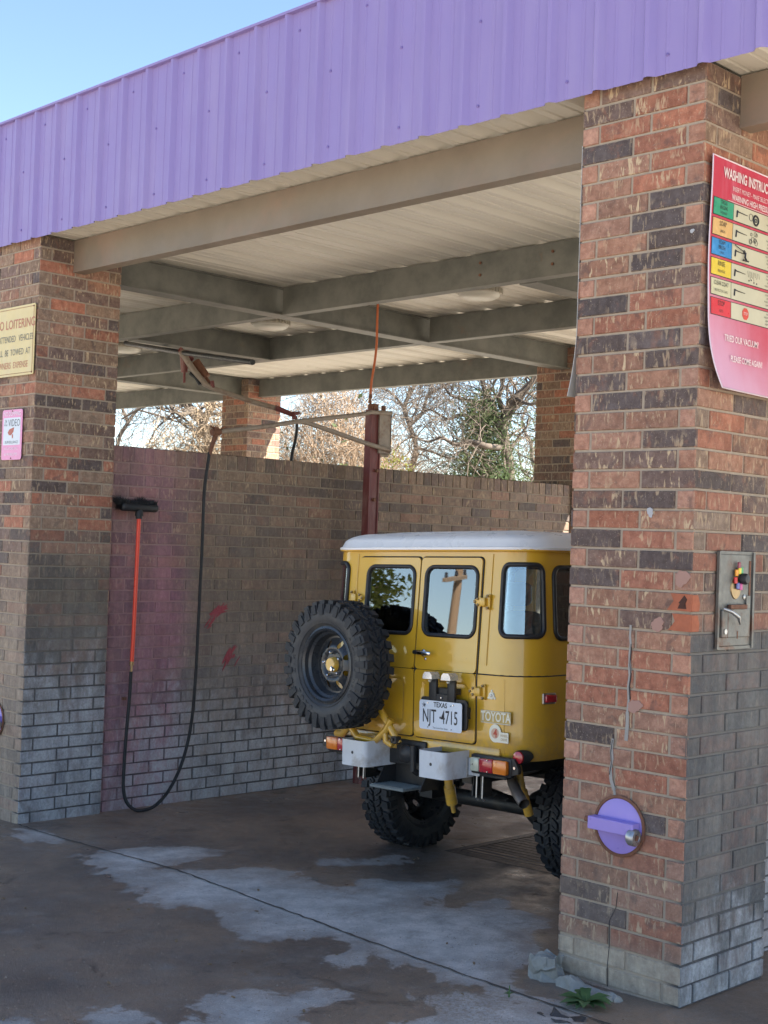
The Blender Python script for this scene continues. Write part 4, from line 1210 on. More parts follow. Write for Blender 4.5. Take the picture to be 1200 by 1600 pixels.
mb.build('hose', K['hose'], e, smooth=60)
mb = MB(); mb.tube([ov(196, 536, -8.6), ov(285, 551, -6.75), ov(395, 566, -5.2)], 0.022, 8)
mb.build('feed_pipe', K['darkmetal'], e, smooth=60)

# ------------------------------------------------------------------ floor drain, kerb stub, weed, litter
da = ground_pt(693, 1330); db = ground_pt(900, 1280)
e = empty('floor_drain', (-2.1, 2.0, G(-2.1, 2.0) + 0.0)); tag(e, 'dark slotted floor drain under the rear of the car', 'floor drain')
mb = MB()
z = 0.0045
mb.box((-0.50, -0.50, -0.02), (0.50, -0.42, z)); mb.box((-0.50, 0.42, -0.02), (0.50, 0.50, z)); mb.box((-0.50, -0.42, -0.02), (-0.44, 0.42, z)); mb.box((0.44, -0.42, -0.02), (0.50, 0.42, z))
e.rotation_euler = (0, -0.0294, 0)
mb.build('grate_frame', K['darkmetal'], e)
mb = MB()
for k in range(14):
    y = -0.40 + k * 0.06; mb.box((-0.44, y, -0.01), (0.44, y + 0.024, 0.0035))
mb.build('grate', K['darkmetal'], e)
mb = MB(); mb.box((-0.44, -0.42, -0.01), (0.44, 0.42, 0.0015)); mb.build('pit', K['ink'], e)

def rough_block(name, parent, pts, z0, z1, mat, amp=0.008, n=3, seed=1):
    bm = bmesh.new()
    vs0 = [bm.verts.new((x, y, z0)) for x, y in pts]; vs1 = [bm.verts.new((x * .97, y * .97, z1 + random.uniform(-.012, .006))) for x, y in pts]
    k = len(pts)
    bm.faces.new(vs0[::-1]); bm.faces.new(vs1)
    for i in range(k): bm.faces.new((vs0[i], vs0[(i + 1) % k], vs1[(i + 1) % k], vs1[i]))
    bmesh.ops.triangulate(bm, faces=bm.faces[:])
    bmesh.ops.subdivide_edges(bm, edges=bm.edges[:], cuts=n, use_grid_fill=True)
    for v in bm.verts:
        v.co += Vector([mnoise.noise(v.co * 22 + Vector((seed, i * 9, 0))) for i in range(3)]) * amp
    me = bpy.data.meshes.new(name); bm.to_mesh(me); bm.free(); me.materials.append(mat)
    return link(bpy.data.objects.new(name, me), parent)
g0 = G(-0.5, -0.05)
b = rough_block('kerb_stub', None, [(-0.060, -0.040), (0.015, -0.05), (0.065, -0.03), (0.07, 0.02), (0.02, 0.045), (-0.05, 0.05)], -0.03, 0.100, K['concrete'], 0.034, n=5)
b.location = (-0.585, -0.075, g0 - 0.005); tag(b, 'broken pale concrete stub at the left foot of the right pillar', 'concrete block')
b = rough_block('broken_kerb', None, [(-0.17, -0.02), (-0.10, -0.05), (-0.02, -0.035), (0.05, -0.05), (0.12, -0.03), (0.13, 0.01), (0.06, 0.03), (-0.04, 0.02), (-0.16, 0.035)], -0.03, 0.028, K['concrete'], 0.028, n=4, seed=5)
b.location = (-0.32, -0.10, G(-0.3, -0.1)); tag(b, 'low broken strip of pale concrete along the foot of the right pillar', 'concrete block')
b = rough_block('dark_rubble', None, [(-0.09, -0.04), (0.02, -0.055), (0.09, -0.03), (0.07, 0.03), (-0.06, 0.035)], -0.01, 0.014, simple('wet_litter', (0.05, 0.04, 0.035), 0.5, var=0.6, scale=60), 0.03, seed=13)
b.location = (*ground_pt(880, 1590), G(-.4, -.3)); tag(b, 'dark clump of wet leaves and rubble at the bottom edge by the right pillar', 'debris')
# a fine footing of mortar under the pillar
weed_m = M_leaf('weed_leaf', (0.08, 0.15, 0.05), (0.13, 0.21, 0.075), (0.11, 0.18, 0.08))
def weed(x, y, n, L, label):
    e = empty('weed', (x, y, G(x, y))); tag(e, label, 'weed')
    mb = MB()
    for k in range(n):
        a = random.uniform(0, 2 * PI); l = L * random.uniform(.55, 1.0); up = random.uniform(0.25, 0.9)
        d = Vector((math.cos(a), math.sin(a), 0)); s = Vector((-d.y, d.x, 0)); w = l * 0.17
        P0 = Vector((0, 0, 0.01)); pts = []
        for i in range(6):
            t = i / 5; c_ = P0 + d * l * t + Vector((0, 0, up * l * t * (1 - 0.75 * t)))
            ww = w * math.sin(PI * min(1, 0.08 + t * 0.92)) * (1 + 0.35 * (i % 2))
            pts.append((c_ - s * ww + Vector((0, 0, ww * .3)), c_, c_ + s * ww + Vector((0, 0, ww * .3))))
        b0 = len(mb.v)
        for tr in pts: mb.v += [tuple(q) for q in tr]
        for i in range(5):
            for c_ in (0, 1):
                q = b0 + i * 3 + c_; mb.f.append((q, q + 1, q + 4, q + 3)); mb.mi.append(0)
    mb.build('leaves', weed_m, e, smooth=80)
    mb = MB(); mb.tube([(0, 0, -0.01), (0.002, 0, 0.02), (0.0, 0.003, 0.045)], [0.004, 0.003, 0.002], 6); mb.build('stem', weed_m, e)
p = ground_pt(915, 1572)
weed(p[0], p[1], 22, 0.12, 'small green weed growing from the broken kerb at the foot of the right pillar')
weed(ground_pt(795, 1558)[0], ground_pt(795, 1558)[1], 5, 0.03, 'tiny green sprout in the slab joint left of the right pillar')
leafm = smat('dry_leaf', (0.20, 0.13, 0.07), 0.7, var=0.4)
for i in range(26):
    qx, qy = random.uniform(0, 880), random.uniform(1330, 1600)
    x, y = ground_pt(qx, qy); s = random.uniform(0.006, 0.014); a = random.uniform(0, PI)
    mb = MB(); mb.prism([(s * math.cos(t) * .5, s * math.sin(t)) for t in (0, 1, 2.1, 3.1, 4.2, 5.3)], 0.001, 0.004, Matrix.Rotation(a, 4, 'Z') @ Matrix.Rotation(random.uniform(-.3, .3), 4, 'X'))
    o = mb.build('fallen_leaf', leafm); o.location = (x, y, G(x, y) + 0.002)
    tag(o, 'tiny brown leaf fragment lying on the concrete', 'leaf', 'leaf fragments on the concrete')

# red brush smears on the stained wall
rs_ = random.Random(4); mb = MB(); WF = frame((0, 1, 0), (0, 0, 1), (1, 0, 0), (0.0, 0, 0))
for (sy, sz, ang, n) in ((1.60, 1.20, 25, 13), (1.70, 0.86, 55, 13), (1.50, 1.10, 40, 4)):
    for k in range(n):
        a = R(ang + rs_.gauss(0, 12)); L = rs_.uniform(0.02, 0.085); w_ = rs_.uniform(0.003, 0.010); cy = sy + rs_.gauss(0, 0.028); cz = sz + rs_.gauss(0, 0.022)
        pts = []
        for q in range(16):
            t = 2 * PI * q / 16; x_ = L * math.cos(t) * rs_.uniform(.75, 1.1); z_ = w_ * math.sin(t) * rs_.uniform(.6, 1.4)
            pts.append((cy + x_ * math.cos(a) - z_ * math.sin(a), cz + x_ * math.sin(a) + z_ * math.cos(a)))
        mb.prism(pts, 0.0, 0.0018 + k * 0.00012, WF)
mb.build('red_paint_smear', simple('faded_red_smear', (0.30, 0.055, 0.07), 0.85, var=0.5, scale=60, bump=0.4), main_wall)
# grit on the concrete
mb = MB(); rs_ = random.Random(8)
for k in range(1500):
    x_, y_ = ground_pt(rs_.uniform(-20, 880), rs_.uniform(1270, 1600) if k % 3 else rs_.uniform(1440, 1600)); s_ = rs_.uniform(0.0012, 0.0045) * (1.6 if rs_.random() < .05 else 1)
    if y_ > 5: continue
    z_ = G(x_, y_) - 0.0005
    b = [(s_ * rs_.uniform(.6, 1.2) * math.cos(t), s_ * rs_.uniform(.6, 1.2) * math.sin(t)) for t in (0, 1.3, 2.5, 3.8, 5.1)]
    mb.add([(x_ + p_[0], y_ + p_[1], z_) for p_ in b] + [(x_, y_, z_ + s_ * rs_.uniform(.5, 1.0))], [(0, 1, 5), (1, 2, 5), (2, 3, 5), (3, 4, 5), (4, 0, 5)])
tag(mb.build('grit', simple('grit', (0.22, 0.18, 0.14), 0.9, var=0.9, scale=9)), kind='stuff')
# ------------------------------------------------------------------ the vehicle
car = empty('off_road_car', (-2.165, 0.78, -0.069), (0, -0.0294, 0))
tag(car, 'mustard yellow boxy off-road car with a white roof parked in the wash bay', 'car')
HW, RC = 0.765, 0.20
FL = HW - RC; ARC = PI / 2 * RC; SE = FL + ARC        # flat half width, arc length, start of side
ZB, ZBELT, ZT = 0.705, 1.135, 1.772
LEAN = 0.085
def plan(s):
    a = abs(s); sg = 1 if s >= 0 else -1
    if a <= FL: return Vector((s, 0, 0)), Vector((0, -1, 0))
    if a <= SE:
        t = (a - FL) / RC
        return Vector((sg * (FL + RC * math.sin(t)), RC - RC * math.cos(t), 0)), Vector((sg * math.sin(t), -math.cos(t), 0))
    return Vector((sg * HW, RC + (a - SE), 0)), Vector((sg, 0, 0))
def bmap(s, z, off=0.0):
    p, n = plan(s)
    d = LEAN * max(0, z - ZBELT)
    if abs(s) > FL:
        t = min(1, (abs(s) - FL) / ARC); d *= (1 - 0.45 * t)
    tuck = 0.035 * max(0, (0.80 - z) / 0.12) ** 2 if z < 0.80 else 0
    return p - n * (d + tuck) + n * off + Vector((0, 0, z))
def inpoly(x, y, poly):
    c = False; n = len(poly)
    for i in range(n):
        ax, ay = poly[i]; bx, by = poly[(i + 1) % n]
        if (ay > y) != (by > y) and x < (bx - ax) * (y - ay) / (by - ay) + ax: c = not c
    return c
def panel(outline, holes, name, mat, parent, off=0.0, thick=0.006, grid=0.03, depth=None, mapf=bmap, build=True, smooth=35):
    vs = []; es = []
    def loop(l):
        b = len(vs); n = len(l)
        # densify long edges
        out = []
        for i in range(n):
            a, c = l[i], l[(i + 1) % n]; L = math.hypot(c[0] - a[0], c[1] - a[1]); m = max(1, int(L / grid))
            for k in range(m): out.append((lerp(a[0], c[0], k / m), lerp(a[1], c[1], k / m)))
        for p in out: vs.append(Vector(p))
        for i in range(len(out)): es.append((b + i, b + (i + 1) % len(out)))
    loop(outline)
    for h in holes: loop(h)
    x0 = min(p[0] for p in outline); x1 = max(p[0] for p in outline); y0 = min(p[1] for p in outline); y1 = max(p[1] for p in outline)
    i = 1
    while x0 + i * grid < x1:
        j = 1
        while y0 + j * grid < y1:
            q = (x0 + i * grid, y0 + j * grid)
            if inpoly(*q, outline) and not any(inpoly(*q, h) for h in holes):
                ok = all((v - Vector(q)).length > grid * 0.35 for v in vs[:len(es)])
                if ok: vs.append(Vector(q))
            j += 1
        i += 1
    r = delaunay_2d_cdt(vs, es, [], 0, 1e-6)
    v2, f2 = r[0], r[2]
    faces = []
    for f in f2:
        cx = sum(v2[k].x for k in f) / len(f); cy = sum(v2[k].y for k in f) / len(f)
        if inpoly(cx, cy, outline) and not any(inpoly(cx, cy, h) for h in holes): faces.append(tuple(f))
    mb = MB(); dp = depth or (lambda s, z: 0.0)
    front = [mapf(v.x, v.y, off - dp(v.x, v.y)) for v in v2]; back = [mapf(v.x, v.y, off - thick - dp(v.x, v.y)) for v in v2]
    n = len(v2)
    mb.v = [tuple(p) for p in front + back]
    mb.f = list(faces) + [tuple(k + n for k in f[::-1]) for f in faces]
    cnt = {}
    for f in faces:
        for a, b in zip(f, f[1:] + f[:1]): cnt[(a, b)] = 1
    for (a, b) in list(cnt):
        if (b, a) not in cnt: mb.f.append((b, a, a + n, b + n))
    mb.mi = [0] * len(mb.f)
    if not build: return mb
    return mb.build(name, mat, parent, smooth=smooth)
def ring(outline, r, name, mat, parent, off=0.004, mapf=bmap, n=6, flat=1.0):
    pts = []
    m = len(outline)
    for i in range(m):
        a, c = outline[i], outline[(i + 1) % m]; L = math.hypot(c[0] - a[0], c[1] - a[1]); k = max(1, int(L / 0.04))
        for q in range(k): pts.append(mapf(lerp(a[0], c[0], q / k), lerp(a[1], c[1], q / k), off))
    mb = MB(); mb.tube(pts, r, n, closed=True); return mb.build(name, mat, parent, smooth=60)

P_ = K['paint']
K['lampsilver'] = simple('lamp_silver', (0.55, 0.57, 0.60), 0.25, metal=0.5, var=0.1)
WZ0, WZ1 = 1.322, 1.688
YL = 1.95                     # length of hardtop sides
SEND = SE + YL - RC
dl_o = (-0.474, -0.006); dr_o = (0.004, 0.438)
wl = (-0.412, -0.035); wr = (0.040, 0.420)
cw = (0.566, 0.850); sw = [(0.905, 1.62), (1.68, 2.40)]
# upper body (hardtop sides) as one bent shell with window openings
def grow(b, d): return (b[0] - d, b[1] + d)
outl = [(-SEND, ZBELT + .002), (SEND, ZBELT + .002), (SEND, ZT), (-SEND, ZT)]
holes = [rrect(wl[0] - .012, wl[1] + .012, WZ0 - .012, WZ1 + .012, .05), rrect(wr[0] - .012, wr[1] + .012, WZ0 - .012, WZ1 + .012, .05)]
cwin = rrect(cw[0] + .014, cw[1] - .014, WZ0 + 0.012, WZ1 + 0.012, 0.045)
cwinl = [(-a, b) for a, b in cwin][::-1]
holes += [cwin, cwinl]
sides = []
for a, b in sw:
    q = rrect(a + .014, b - .014, WZ0, WZ1, 0.05); sides.append(q); sides.append([(-x, z) for x, z in q][::-1])
holes += sides
panel(outl, holes, 'hardtop_side', P_, car, grid=0.045)
# tub
belt_step = lambda s, z: 0.0
outl = [(-SEND, ZB), (SEND, ZB), (SEND, ZBELT - .004), (-SEND, ZBELT - .004)]
ox = 0.85
arch = [(SE + 0.745 - RC + 0.40 * math.cos(a), 0.42 + 0.44 * math.sin(a)) for a in [PI * k / 14 for k in range(15)]]
arch = [(x, z) for x, z in arch if z > ZB + .01]
ar2 = [(-x, z) for x, z in arch][::-1]
low = [(-SEND, ZB)] + [(-arch[0][0], ZB)] + [(-x, z) for x, z in arch] + [(-arch[-1][0], ZB), (arch[-1][0], ZB)] + arch[::-1] + [(arch[0][0], ZB), (SEND, ZB), (SEND, ZBELT - .004), (-SEND, ZBELT - .004)]
panel(low, [], 'tub_side', P_, car, grid=0.045, off=0.003)
# belt gap, corner mouldings, hood line under the roof
mb = MB(); pts = [bmap(s * 0.05, ZBELT - .001, -0.002) for s in range(int(-SEND / 0.05), int(SEND / 0.05) + 1)]
mb.tube(pts, 0.0045, 5); mb.build('belt_seam', K['seal'], car)
for x in (-0.505, 0.50):
    mb = MB(); mb.tube([bmap(x, z, 0.001) for z in (ZT - .02, 1.5, 1.3, 1.18)], 0.0035, 6); mb.build('body_bead', P_, car, smooth=60)
mb = MB(); mb.tube([bmap(0.62, z, 0.001) for z in (ZBELT - .02, 1.0, 0.9, 0.82, 0.74)], 0.004, 6); mb.build('body_bead', P_, car, smooth=60)
mb = MB()   # rain gutter lip under the roof
mb.tube([bmap(s * 0.04, ZT + .002, 0.012) for s in range(int(-SEND / 0.04), int(SEND / 0.04) + 1)], 0.008, 8)
mb.build('drip_rail', P_, car, smooth=60)

# rear sill under the doors
mb = MB()
mb.box((-0.58, -0.004, 0.690), (0.60, 0.05, 0.768), bev=.012)
mb.build('rear_sill', P_, car, smooth=40)

def smin(x, a, b): return sst(x, a, b)
def stamped(x0, x1, z0, z1, r, dep, ramp=0.018):
    cx, cz = (x0 + x1) / 2, (z0 + z1) / 2; hx, hz = (x1 - x0) / 2 - r, (z1 - z0) / 2 - r
    def f(s, z):
        dx = abs(s - cx) - hx; dz = abs(z - cz) - hz
        d = math.hypot(max(dx, 0), max(dz, 0)) + min(max(dx, dz), 0) - r
        return dep * sst(-d, 0, ramp)
    return f
def door(b, win, name, label, rec):
    d = MB()
    e0, e1 = b
    up = panel(rrect(e0, e1, ZBELT + .001, 1.733, 0.022, 4), [rrect(win[0] + .014, win[1] - .014, WZ0 + 0.004, WZ1 - 0.010, 0.048)], 'x', P_, None, off=0.012, thick=0.010, build=False)
    lo = panel(rrect(e0, e1, 0.775, ZBELT - .002, 0.022, 4), [], 'x', P_, None, off=0.012, thick=0.010, depth=stamped(*rec, 0.05, 0.013), grid=0.014, build=False)
    mb = MB(); mb.add(up.v, up.f); mb.add(lo.v, lo.f)
    o = mb.build(name, P_, car, smooth=28)
    ring(rrect(e0 - .003, e1 + .003, 0.772, 1.736, 0.024, 4), 0.0045, 'door_gap_shade', K['seal'], o, off=0.002)  # black line around the door, paints the shade of its gap
    ring(rrect(win[0] + .006, win[1] - .006, WZ0 - 0.002, WZ1 - 0.004, 0.052, 6), 0.0115, 'window_seal', K['seal'], o, off=0.011, n=8)
    panel(rrect(win[0] + .010, win[1] - .010, WZ0 + 0.0, WZ1 - 0.006, 0.05, 6), [], 'window_pane', K['glass'], o, off=0.007, thick=0.004, grid=0.08)
    return o
dL = door(dl_o, wl, 'rear_door', '', (-0.43, -0.075, 0.835, 1.085))
dR = door(dr_o, wr, 'rear_door', '', (0.055, 0.395, 0.835, 1.085))
# corner and side windows
for pts, nm in ((cwin, 'corner_window'), (cwinl, 'corner_window')):
    w = panel(pts, [], nm, K['glass'], car, off=-0.001, thick=0.004, grid=0.03, smooth=60)
    ring(pts, 0.0125, 'window_seal', K['seal'], w, off=0.003, n=8)
for pts in sides:
    w = panel(pts, [], 'side_window', K['glass'], car, off=-0.001, thick=0.004, grid=0.08, smooth=60)
    ring(pts, 0.0125, 'window_seal', K['seal'], w, off=0.003, n=8)
    cs = sum(p[0] for p in pts) / len(pts)
    mb = MB(); mb.tube([bmap(cs, WZ0, 0.0), bmap(cs, WZ1, 0.0)], 0.008, 6); mb.build('window_bar', K['seal'], w)

# door handle, hinges
mb = MB()
hc = bmap(-0.008, 1.222, 0.014)
mb.lathe([(0.019, 0), (0.019, 0.008), (0.012, 0.012), (0.010, 0.030)], 16, frame((1, 0, 0), (0, 0, 1), (0, -1, 0), (0.070, hc.y, 1.222)), cap1=True)
mb.box((0.045, hc.y - 0.040, 1.213), (0.145, hc.y - 0.026, 1.234), bev=0.006)
hd = mb.build('door_handle', K['chrome'], dR, smooth=50)
mb = MB(); mb.box((0.010, hc.y - 0.034, 1.215), (0.052, hc.y - 0.008, 1.236), bev=.006); mb.build('handle_mount', K['seal'], dR)
mb = MB(); mb.lathe([(0.008, 0), (0.008, 0.010), (0.003, 0.013)], 12, frame((1, 0, 0), (0, 0, 1), (0, -1, 0), (0.082, hc.y + 0.004, 1.192)), cap1=True); mb.build('door_lock', K['chrome'], dR)
def hinge(x, z, sgn, door):
    mb = MB(); y = bmap(x, z, 0.014).y; x += 0.012 * sgn
    mb.box((x - sgn * 0.010, y - 0.020, z - 0.022), (x + sgn * 0.026, y + 0.004, z + 0.022), bev=.005)
    mb.box((x + sgn * 0.024, y - 0.002, z - 0.040), (x + sgn * 0.046, y + 0.012, z + 0.040), bev=.004)
    mb.prism([(x - sgn * 0.012, z - 0.026), (x - sgn * 0.060, z - 0.006), (x - sgn * 0.062, z + 0.006), (x - sgn * 0.012, z + 0.026)], 0.0, 0.008, frame((1, 0, 0), (0, 0, 1), (0, -1, 0), (0, y, 0)))
    o = mb.build('hinge', P_, door, smooth=40)
    mb = MB()
    for (bx, bz) in ((x + sgn * 0.035, z + 0.031), (x + sgn * 0.035, z - 0.031), (x - sgn * 0.050, z), (x - sgn * 0.030, z + 0.016), (x - sgn * 0.030, z - 0.016)):
        mb.lathe([(0.0075, 0), (0.0075, 0.008), (0.003, 0.011)], 8, frame((1, 0, 0), (0, 0, 1), (0, -1, 0), (bx, y - 0.005, bz)), cap1=True)
    mb.build('hinge_bolt', K['brass'], door)
for z in (1.505, 1.045): hinge(0.450, z, 1, dR); hinge(-0.474, z, -1, dL)

# ---- roof
def roof_ring(d, z, grow_=0.030):
    hw = HW - 0.03 + grow_ - d; y0 = 0.052 - grow_ + d; y1 = YL + 0.08 - d; r = max(0.03, RC + 0.02 - d * 0.5)
    out = []
    for cx, cy, a0 in ((hw - r, y0 + r, -90), (hw - r, y1 - r, 0), (-hw + r, y1 - r, 90), (-hw + r, y0 + r, 180)):
        for k in range(9):
            a = R(a0 + 90 * k / 8); out.append((cx + r * math.cos(a), cy + r * math.sin(a), z))
    return out
mb = MB(); prof = [(0.012, ZT + 0.004), (0.0, ZT + 0.004), (-0.002, ZT + 0.016), (0.010, ZT + 0.022)]
for k in range(1, 13):
    t = k / 12; d = 0.010 + 0.17 * t; prof.append((d, ZT + 0.022 + 0.076 * math.sqrt(max(0, 1 - (1 - t) ** 2.2))))
prof += [(0.30, ZT + 0.110), (0.45, ZT + 0.118), (0.62, ZT + 0.121)]
rings = [roof_ring(d, z) for d, z in prof]; m = len(rings[0])
for r_ in rings: mb.v += r_
for i in range(len(rings) - 1):
    for k in range(m):
        l = (k + 1) % m; mb.f.append((i * m + k, i * m + l, (i + 1) * m + l, (i + 1) * m + k)); mb.mi.append(0)
mb.f.append(tuple((len(rings) - 1) * m + k for k in range(m))); mb.mi.append(0)
mb.f.append(tuple(range(m))[::-1]); mb.mi.append(0)
mb.build('roof', K['white'], car, smooth=50)

# ---- front half (out of sight from the rear)
mb = MB()
mb.box((-HW, YL - .02, 0.70), (HW, YL + 0.42, 1.135), bev=.03)
mb.box((-0.52, YL + 0.40, 0.80), (0.52, YL + 1.28, 1.13), bev=.05)
mb.build('cowl_and_bonnet', P_, car, smooth=40)
mb = MB()
for s in (-1, 1):
    mb.box((s * 0.50, YL + 0.42, 0.86), (s * 0.80, YL + 1.30, 0.90), bev=.015)
    mb.box((s * 0.50, YL + 1.27, 0.62), (s * 0.80, YL + 1.30, 0.90), bev=.01)
mb.build('front_fender', P_, car, smooth=40)
mb = MB(); mb.box((-0.52, YL + 1.28, 0.72), (0.52, YL + 1.305, 1.06), bev=.01); mb.build('grille', K['whitemetal'], car)
for s in (-1, 1):
    mb = MB(); mb.lathe([(0.0, 0.03), (0.07, 0.022), (0.085, 0.0)], 24, frame((1, 0, 0), (0, 0, -1), (0, 1, 0), (s * 0.36, YL + 1.30, 0.90))); mb.build('headlight', K['clearlens'], car, smooth=50)
mb = MB(); mb.box((-0.74, YL + 1.38, 0.52), (0.74, YL + 1.44, 0.64), bev=.01); mb.build('front_bumper', K['whitemetal'], car)
ws = MB()
ws.box((-0.70, YL - 0.01, 1.13), (-0.66, YL + 0.02, ZT)); ws.box((0.66, YL - 0.01, 1.13), (0.70, YL + 0.02, ZT)); ws.box((-0.66, YL - 0.01, ZT - 0.07), (0.66, YL + 0.02, ZT)); ws.box((-0.66, YL - 0.01, 1.13), (0.66, YL + 0.02, 1.20))
wso = ws.build('windscreen_frame', P_, car)
mb = MB(); mb.box((-0.66, YL + 0.002, 1.20), (0.66, YL + 0.008, ZT - 0.07)); mb.build('windscreen_glass', K['glass'], wso)
for s in (-1, 1):
    mb = MB(); mb.box((s * (HW + .02), YL - 0.10, 1.20), (s * (HW + 0.15), YL - 0.08, 1.34), bev=.02); mb.tube([(s * (HW - .01), YL - .06, 1.22), (s * (HW + .05), YL - .09, 1.26)], 0.008, 6); mb.build('wing_mirror', K['seal'], car)

# ---- interior
mb = MB(); mb.box((-0.70, 0.06, 0.70), (0.70, YL, 0.73)); mb.build('cabin_floor', K['interior'], car)
mb = MB()
for s in (-1, 1): mb.box((s * 0.46, 0.10, 0.73), (s * 0.74, 1.25, 0.93), bev=.03)
mb.build('wheel_boxes', K['interior'], car)
for s in (-0.36, 0.36):
    mb = MB(); mb.box((s - 0.23, 1.30, 0.86), (s + 0.23, 1.75, 1.0), bev=.05)
    mb.box((s - 0.21, 1.20, 0.95), (s + 0.21, 1.32, 1.42), Matrix.Translation((0, 0.0, 0)) , bev=.05)
    so = mb.build('front_seat', K['seat'], car, smooth=50)
    mb = MB(); mb.box((s - 0.13, 1.20, 1.45), (s + 0.13, 1.30, 1.60), bev=.04); mb.build('headrest', K['seat'], so, smooth=50)
mb = MB(); mb.box((0.50, 0.16, 0.95), (0.62, 0.72, 1.02), bev=.03); mb.box((0.60, 0.16, 0.98), (0.70, 0.72, 1.40), bev=.04); mb.build('jump_seat', K['seat'], car, smooth=50)
mb = MB(); mb.box((-0.70, YL - 0.22, 1.02), (0.70, YL - .02, 1.20), bev=.04); mb.build('dashboard', K['interior'], car)
mb = MB(); mb.tube([(-0.36 + 0.19 * math.cos(2 * PI * k / 24), YL - 0.33 + 0.05 * math.sin(2 * PI * k / 24), 1.20 + 0.17 * math.sin(2 * PI * k / 24)) for k in range(24)], 0.013, 8, closed=True); mb.build('steering_wheel', K['seal'], car, smooth=60)
mb = MB(); mb.tube([(-0.66, 1.42, 0.9), (-0.64, 1.45, 1.60), (-0.5, 1.46, 1.70), (0.5, 1.46, 1.70), (0.64, 1.45, 1.60), (0.66, 1.42, 0.9)], 0.022, 8); mb.build('roll_bar', K['interior'], car, smooth=60)

# ---- wheels
def wheel_parts(root, M, Ro, wid, rim_in=0.205, text=False, parent_is_part=True, seed=3):
    """canonical axis Z, outer face +Z"""
    hw = wid / 2; Rt = Ro - 0.016
    rnd = random.Random(seed)
    mb = MB(); prof = [(rim_in - .01, -hw * .78), (rim_in + 0.012, -hw * .80), (rim_in + 0.03, -hw * .96), (rim_in + 0.07, -hw * 1.02), (Rt - 0.035, -hw * 0.98), (Rt - 0.006, -hw * 0.88), (Rt, -hw * 0.7), (Rt + .003, 0), (Rt, hw * 0.7), (Rt - 0.006, hw * 0.88), (Rt - 0.035, hw * 0.98), (rim_in + 0.07, hw * 1.02), (rim_in + 0.03, hw * 0.96), (rim_in + 0.012, hw * .80), (rim_in - .01, hw * .78)]
    mb.lathe(prof, 72, M); 
    tyre = mb.build('tyre', K['tyreside'], root, smooth=35)
    mb = MB(); NL = 31
    def lug(a0, a1, z0, z1, rb, rt, sk=0.0, tap=0.85):
        pts = []
        for (r_, tp) in ((rb, 1.0), (rt, tap)):
            for (a, z) in ((a0, z0), (a1, z0), (a1 + sk, z1), (a0 + sk, z1)):
                am = (a0 + a1) / 2 + (sk if z == z1 else 0); zm = (z0 + z1) / 2
                aa = am + (a - am) * tp; zz = zm + (z - zm) * tp
                pts.append((r_ * math.cos(aa), r_ * math.sin(aa), zz))
        mb.add(pts, [(3, 2, 1, 0), (4, 5, 6, 7), (0, 1, 5, 4), (1, 2, 6, 5), (2, 3, 7, 6), (3, 0, 4, 7)], M)
    dA = 2 * PI / NL
    for k in range(NL):
        a = k * dA
        for s in (-1, 1):
            o = 0 if s > 0 else dA * 0.5
            ext = 0.0 if k % 2 else 0.012
            lug(a + o, a + o + dA * 0.66, s * hw * 0.52, s * (hw * 0.98 + ext * .4), Rt - 0.03, Ro, sk=-dA * 0.10)
            # sidewall biter
            lug(a + o + 0.03 * dA, a + o + dA * 0.60, s * hw * 0.86, s * (hw * 1.07), Rt - 0.052 - ext, Rt - 0.004, tap=0.9)
            lug(a + o - dA * 0.1, a + o + dA * 0.40, s * hw * 0.06, s * hw * 0.46, Rt - 0.01, Ro + .001, sk=dA * 0.42, tap=0.86)
            lug(a + o + dA * 0.48, a + o + dA * 0.72, s * hw * 0.10, s * hw * 0.40, Rt - 0.01, Ro, sk=dA * 0.30, tap=0.86)
    mb.build('tread', K['tyre'], root)
    # rings on the sidewall
    mb = MB()
    for r_, t in ((rim_in + 0.028, 0.0022), (Ro - 0.062, 0.0018)):
        zz = hw * (0.97 if r_ < rim_in + .04 else 1.0)
        mb.tube([M @ Vector((r_ * math.cos(2 * PI * k / 60), r_ * math.sin(2 * PI * k / 60), zz)) for k in range(60)], t, 5, closed=True)
    mb.build('sidewall_ridge', K['tyreside'], root, smooth=60)
    # steel rim, deep dish
    mb = MB(); ri = rim_in - 0.004; oz = hw * 0.80
    dish = [(ri + 0.010, oz - 0.004), (ri + 0.012, oz + 0.006), (ri, oz + 0.010), (ri - 0.012, oz + 0.002), (ri - 0.016, oz - 0.020), (ri - 0.030, oz - 0.030), (ri - 0.034, oz - 0.056), (ri - 0.040, oz - 0.070), (ri - 0.052, oz - 0.070)]
    mb.lathe(dish, 56, M)
    barrel = [(ri + 0.010, -oz), (ri - 0.012, -oz + 0.004), (ri - 0.034, oz - 0.056)]
    mb.lathe(barrel, 56, M)
    rim = mb.build('rim', K['rim'], root, smooth=35)
    # disc with oval openings
    rd = ri - 0.050; zc = oz - 0.070
    NH = 8; outer = [(rd * math.cos(2 * PI * k / 64), rd * math.sin(2 * PI * k / 64)) for k in range(64)]
    hl = []
    for k in range(NH):
        a = 2 * PI * (k + 0.5) / NH; rc = rd * 0.795
        hl.append([((rc + 0.022 * math.cos(t)) * math.cos(a) - 0.0155 * 1.0 * math.sin(t) * math.sin(a), (rc + 0.022 * math.cos(t)) * math.sin(a) + 0.0155 * 1.0 * math.sin(t) * math.cos(a)) for t in [2 * PI * q / 14 for q in range(14)]])
    def dm(x, y, off=0.0):
        r_ = math.hypot(x, y) / rd
        z = zc + 0.030 * sst(1 - abs(r_ - 0.62) / 0.36, 0, 1) + (0.0 if r_ > .5 else 0.0) - 0.006 * sst(0.45 - r_, 0, 0.1)
        return Vector((x, y, z + off))
    d = panel(outer, hl, 'x', None, None, thick=0.004, grid=0.016, mapf=dm, build=False)
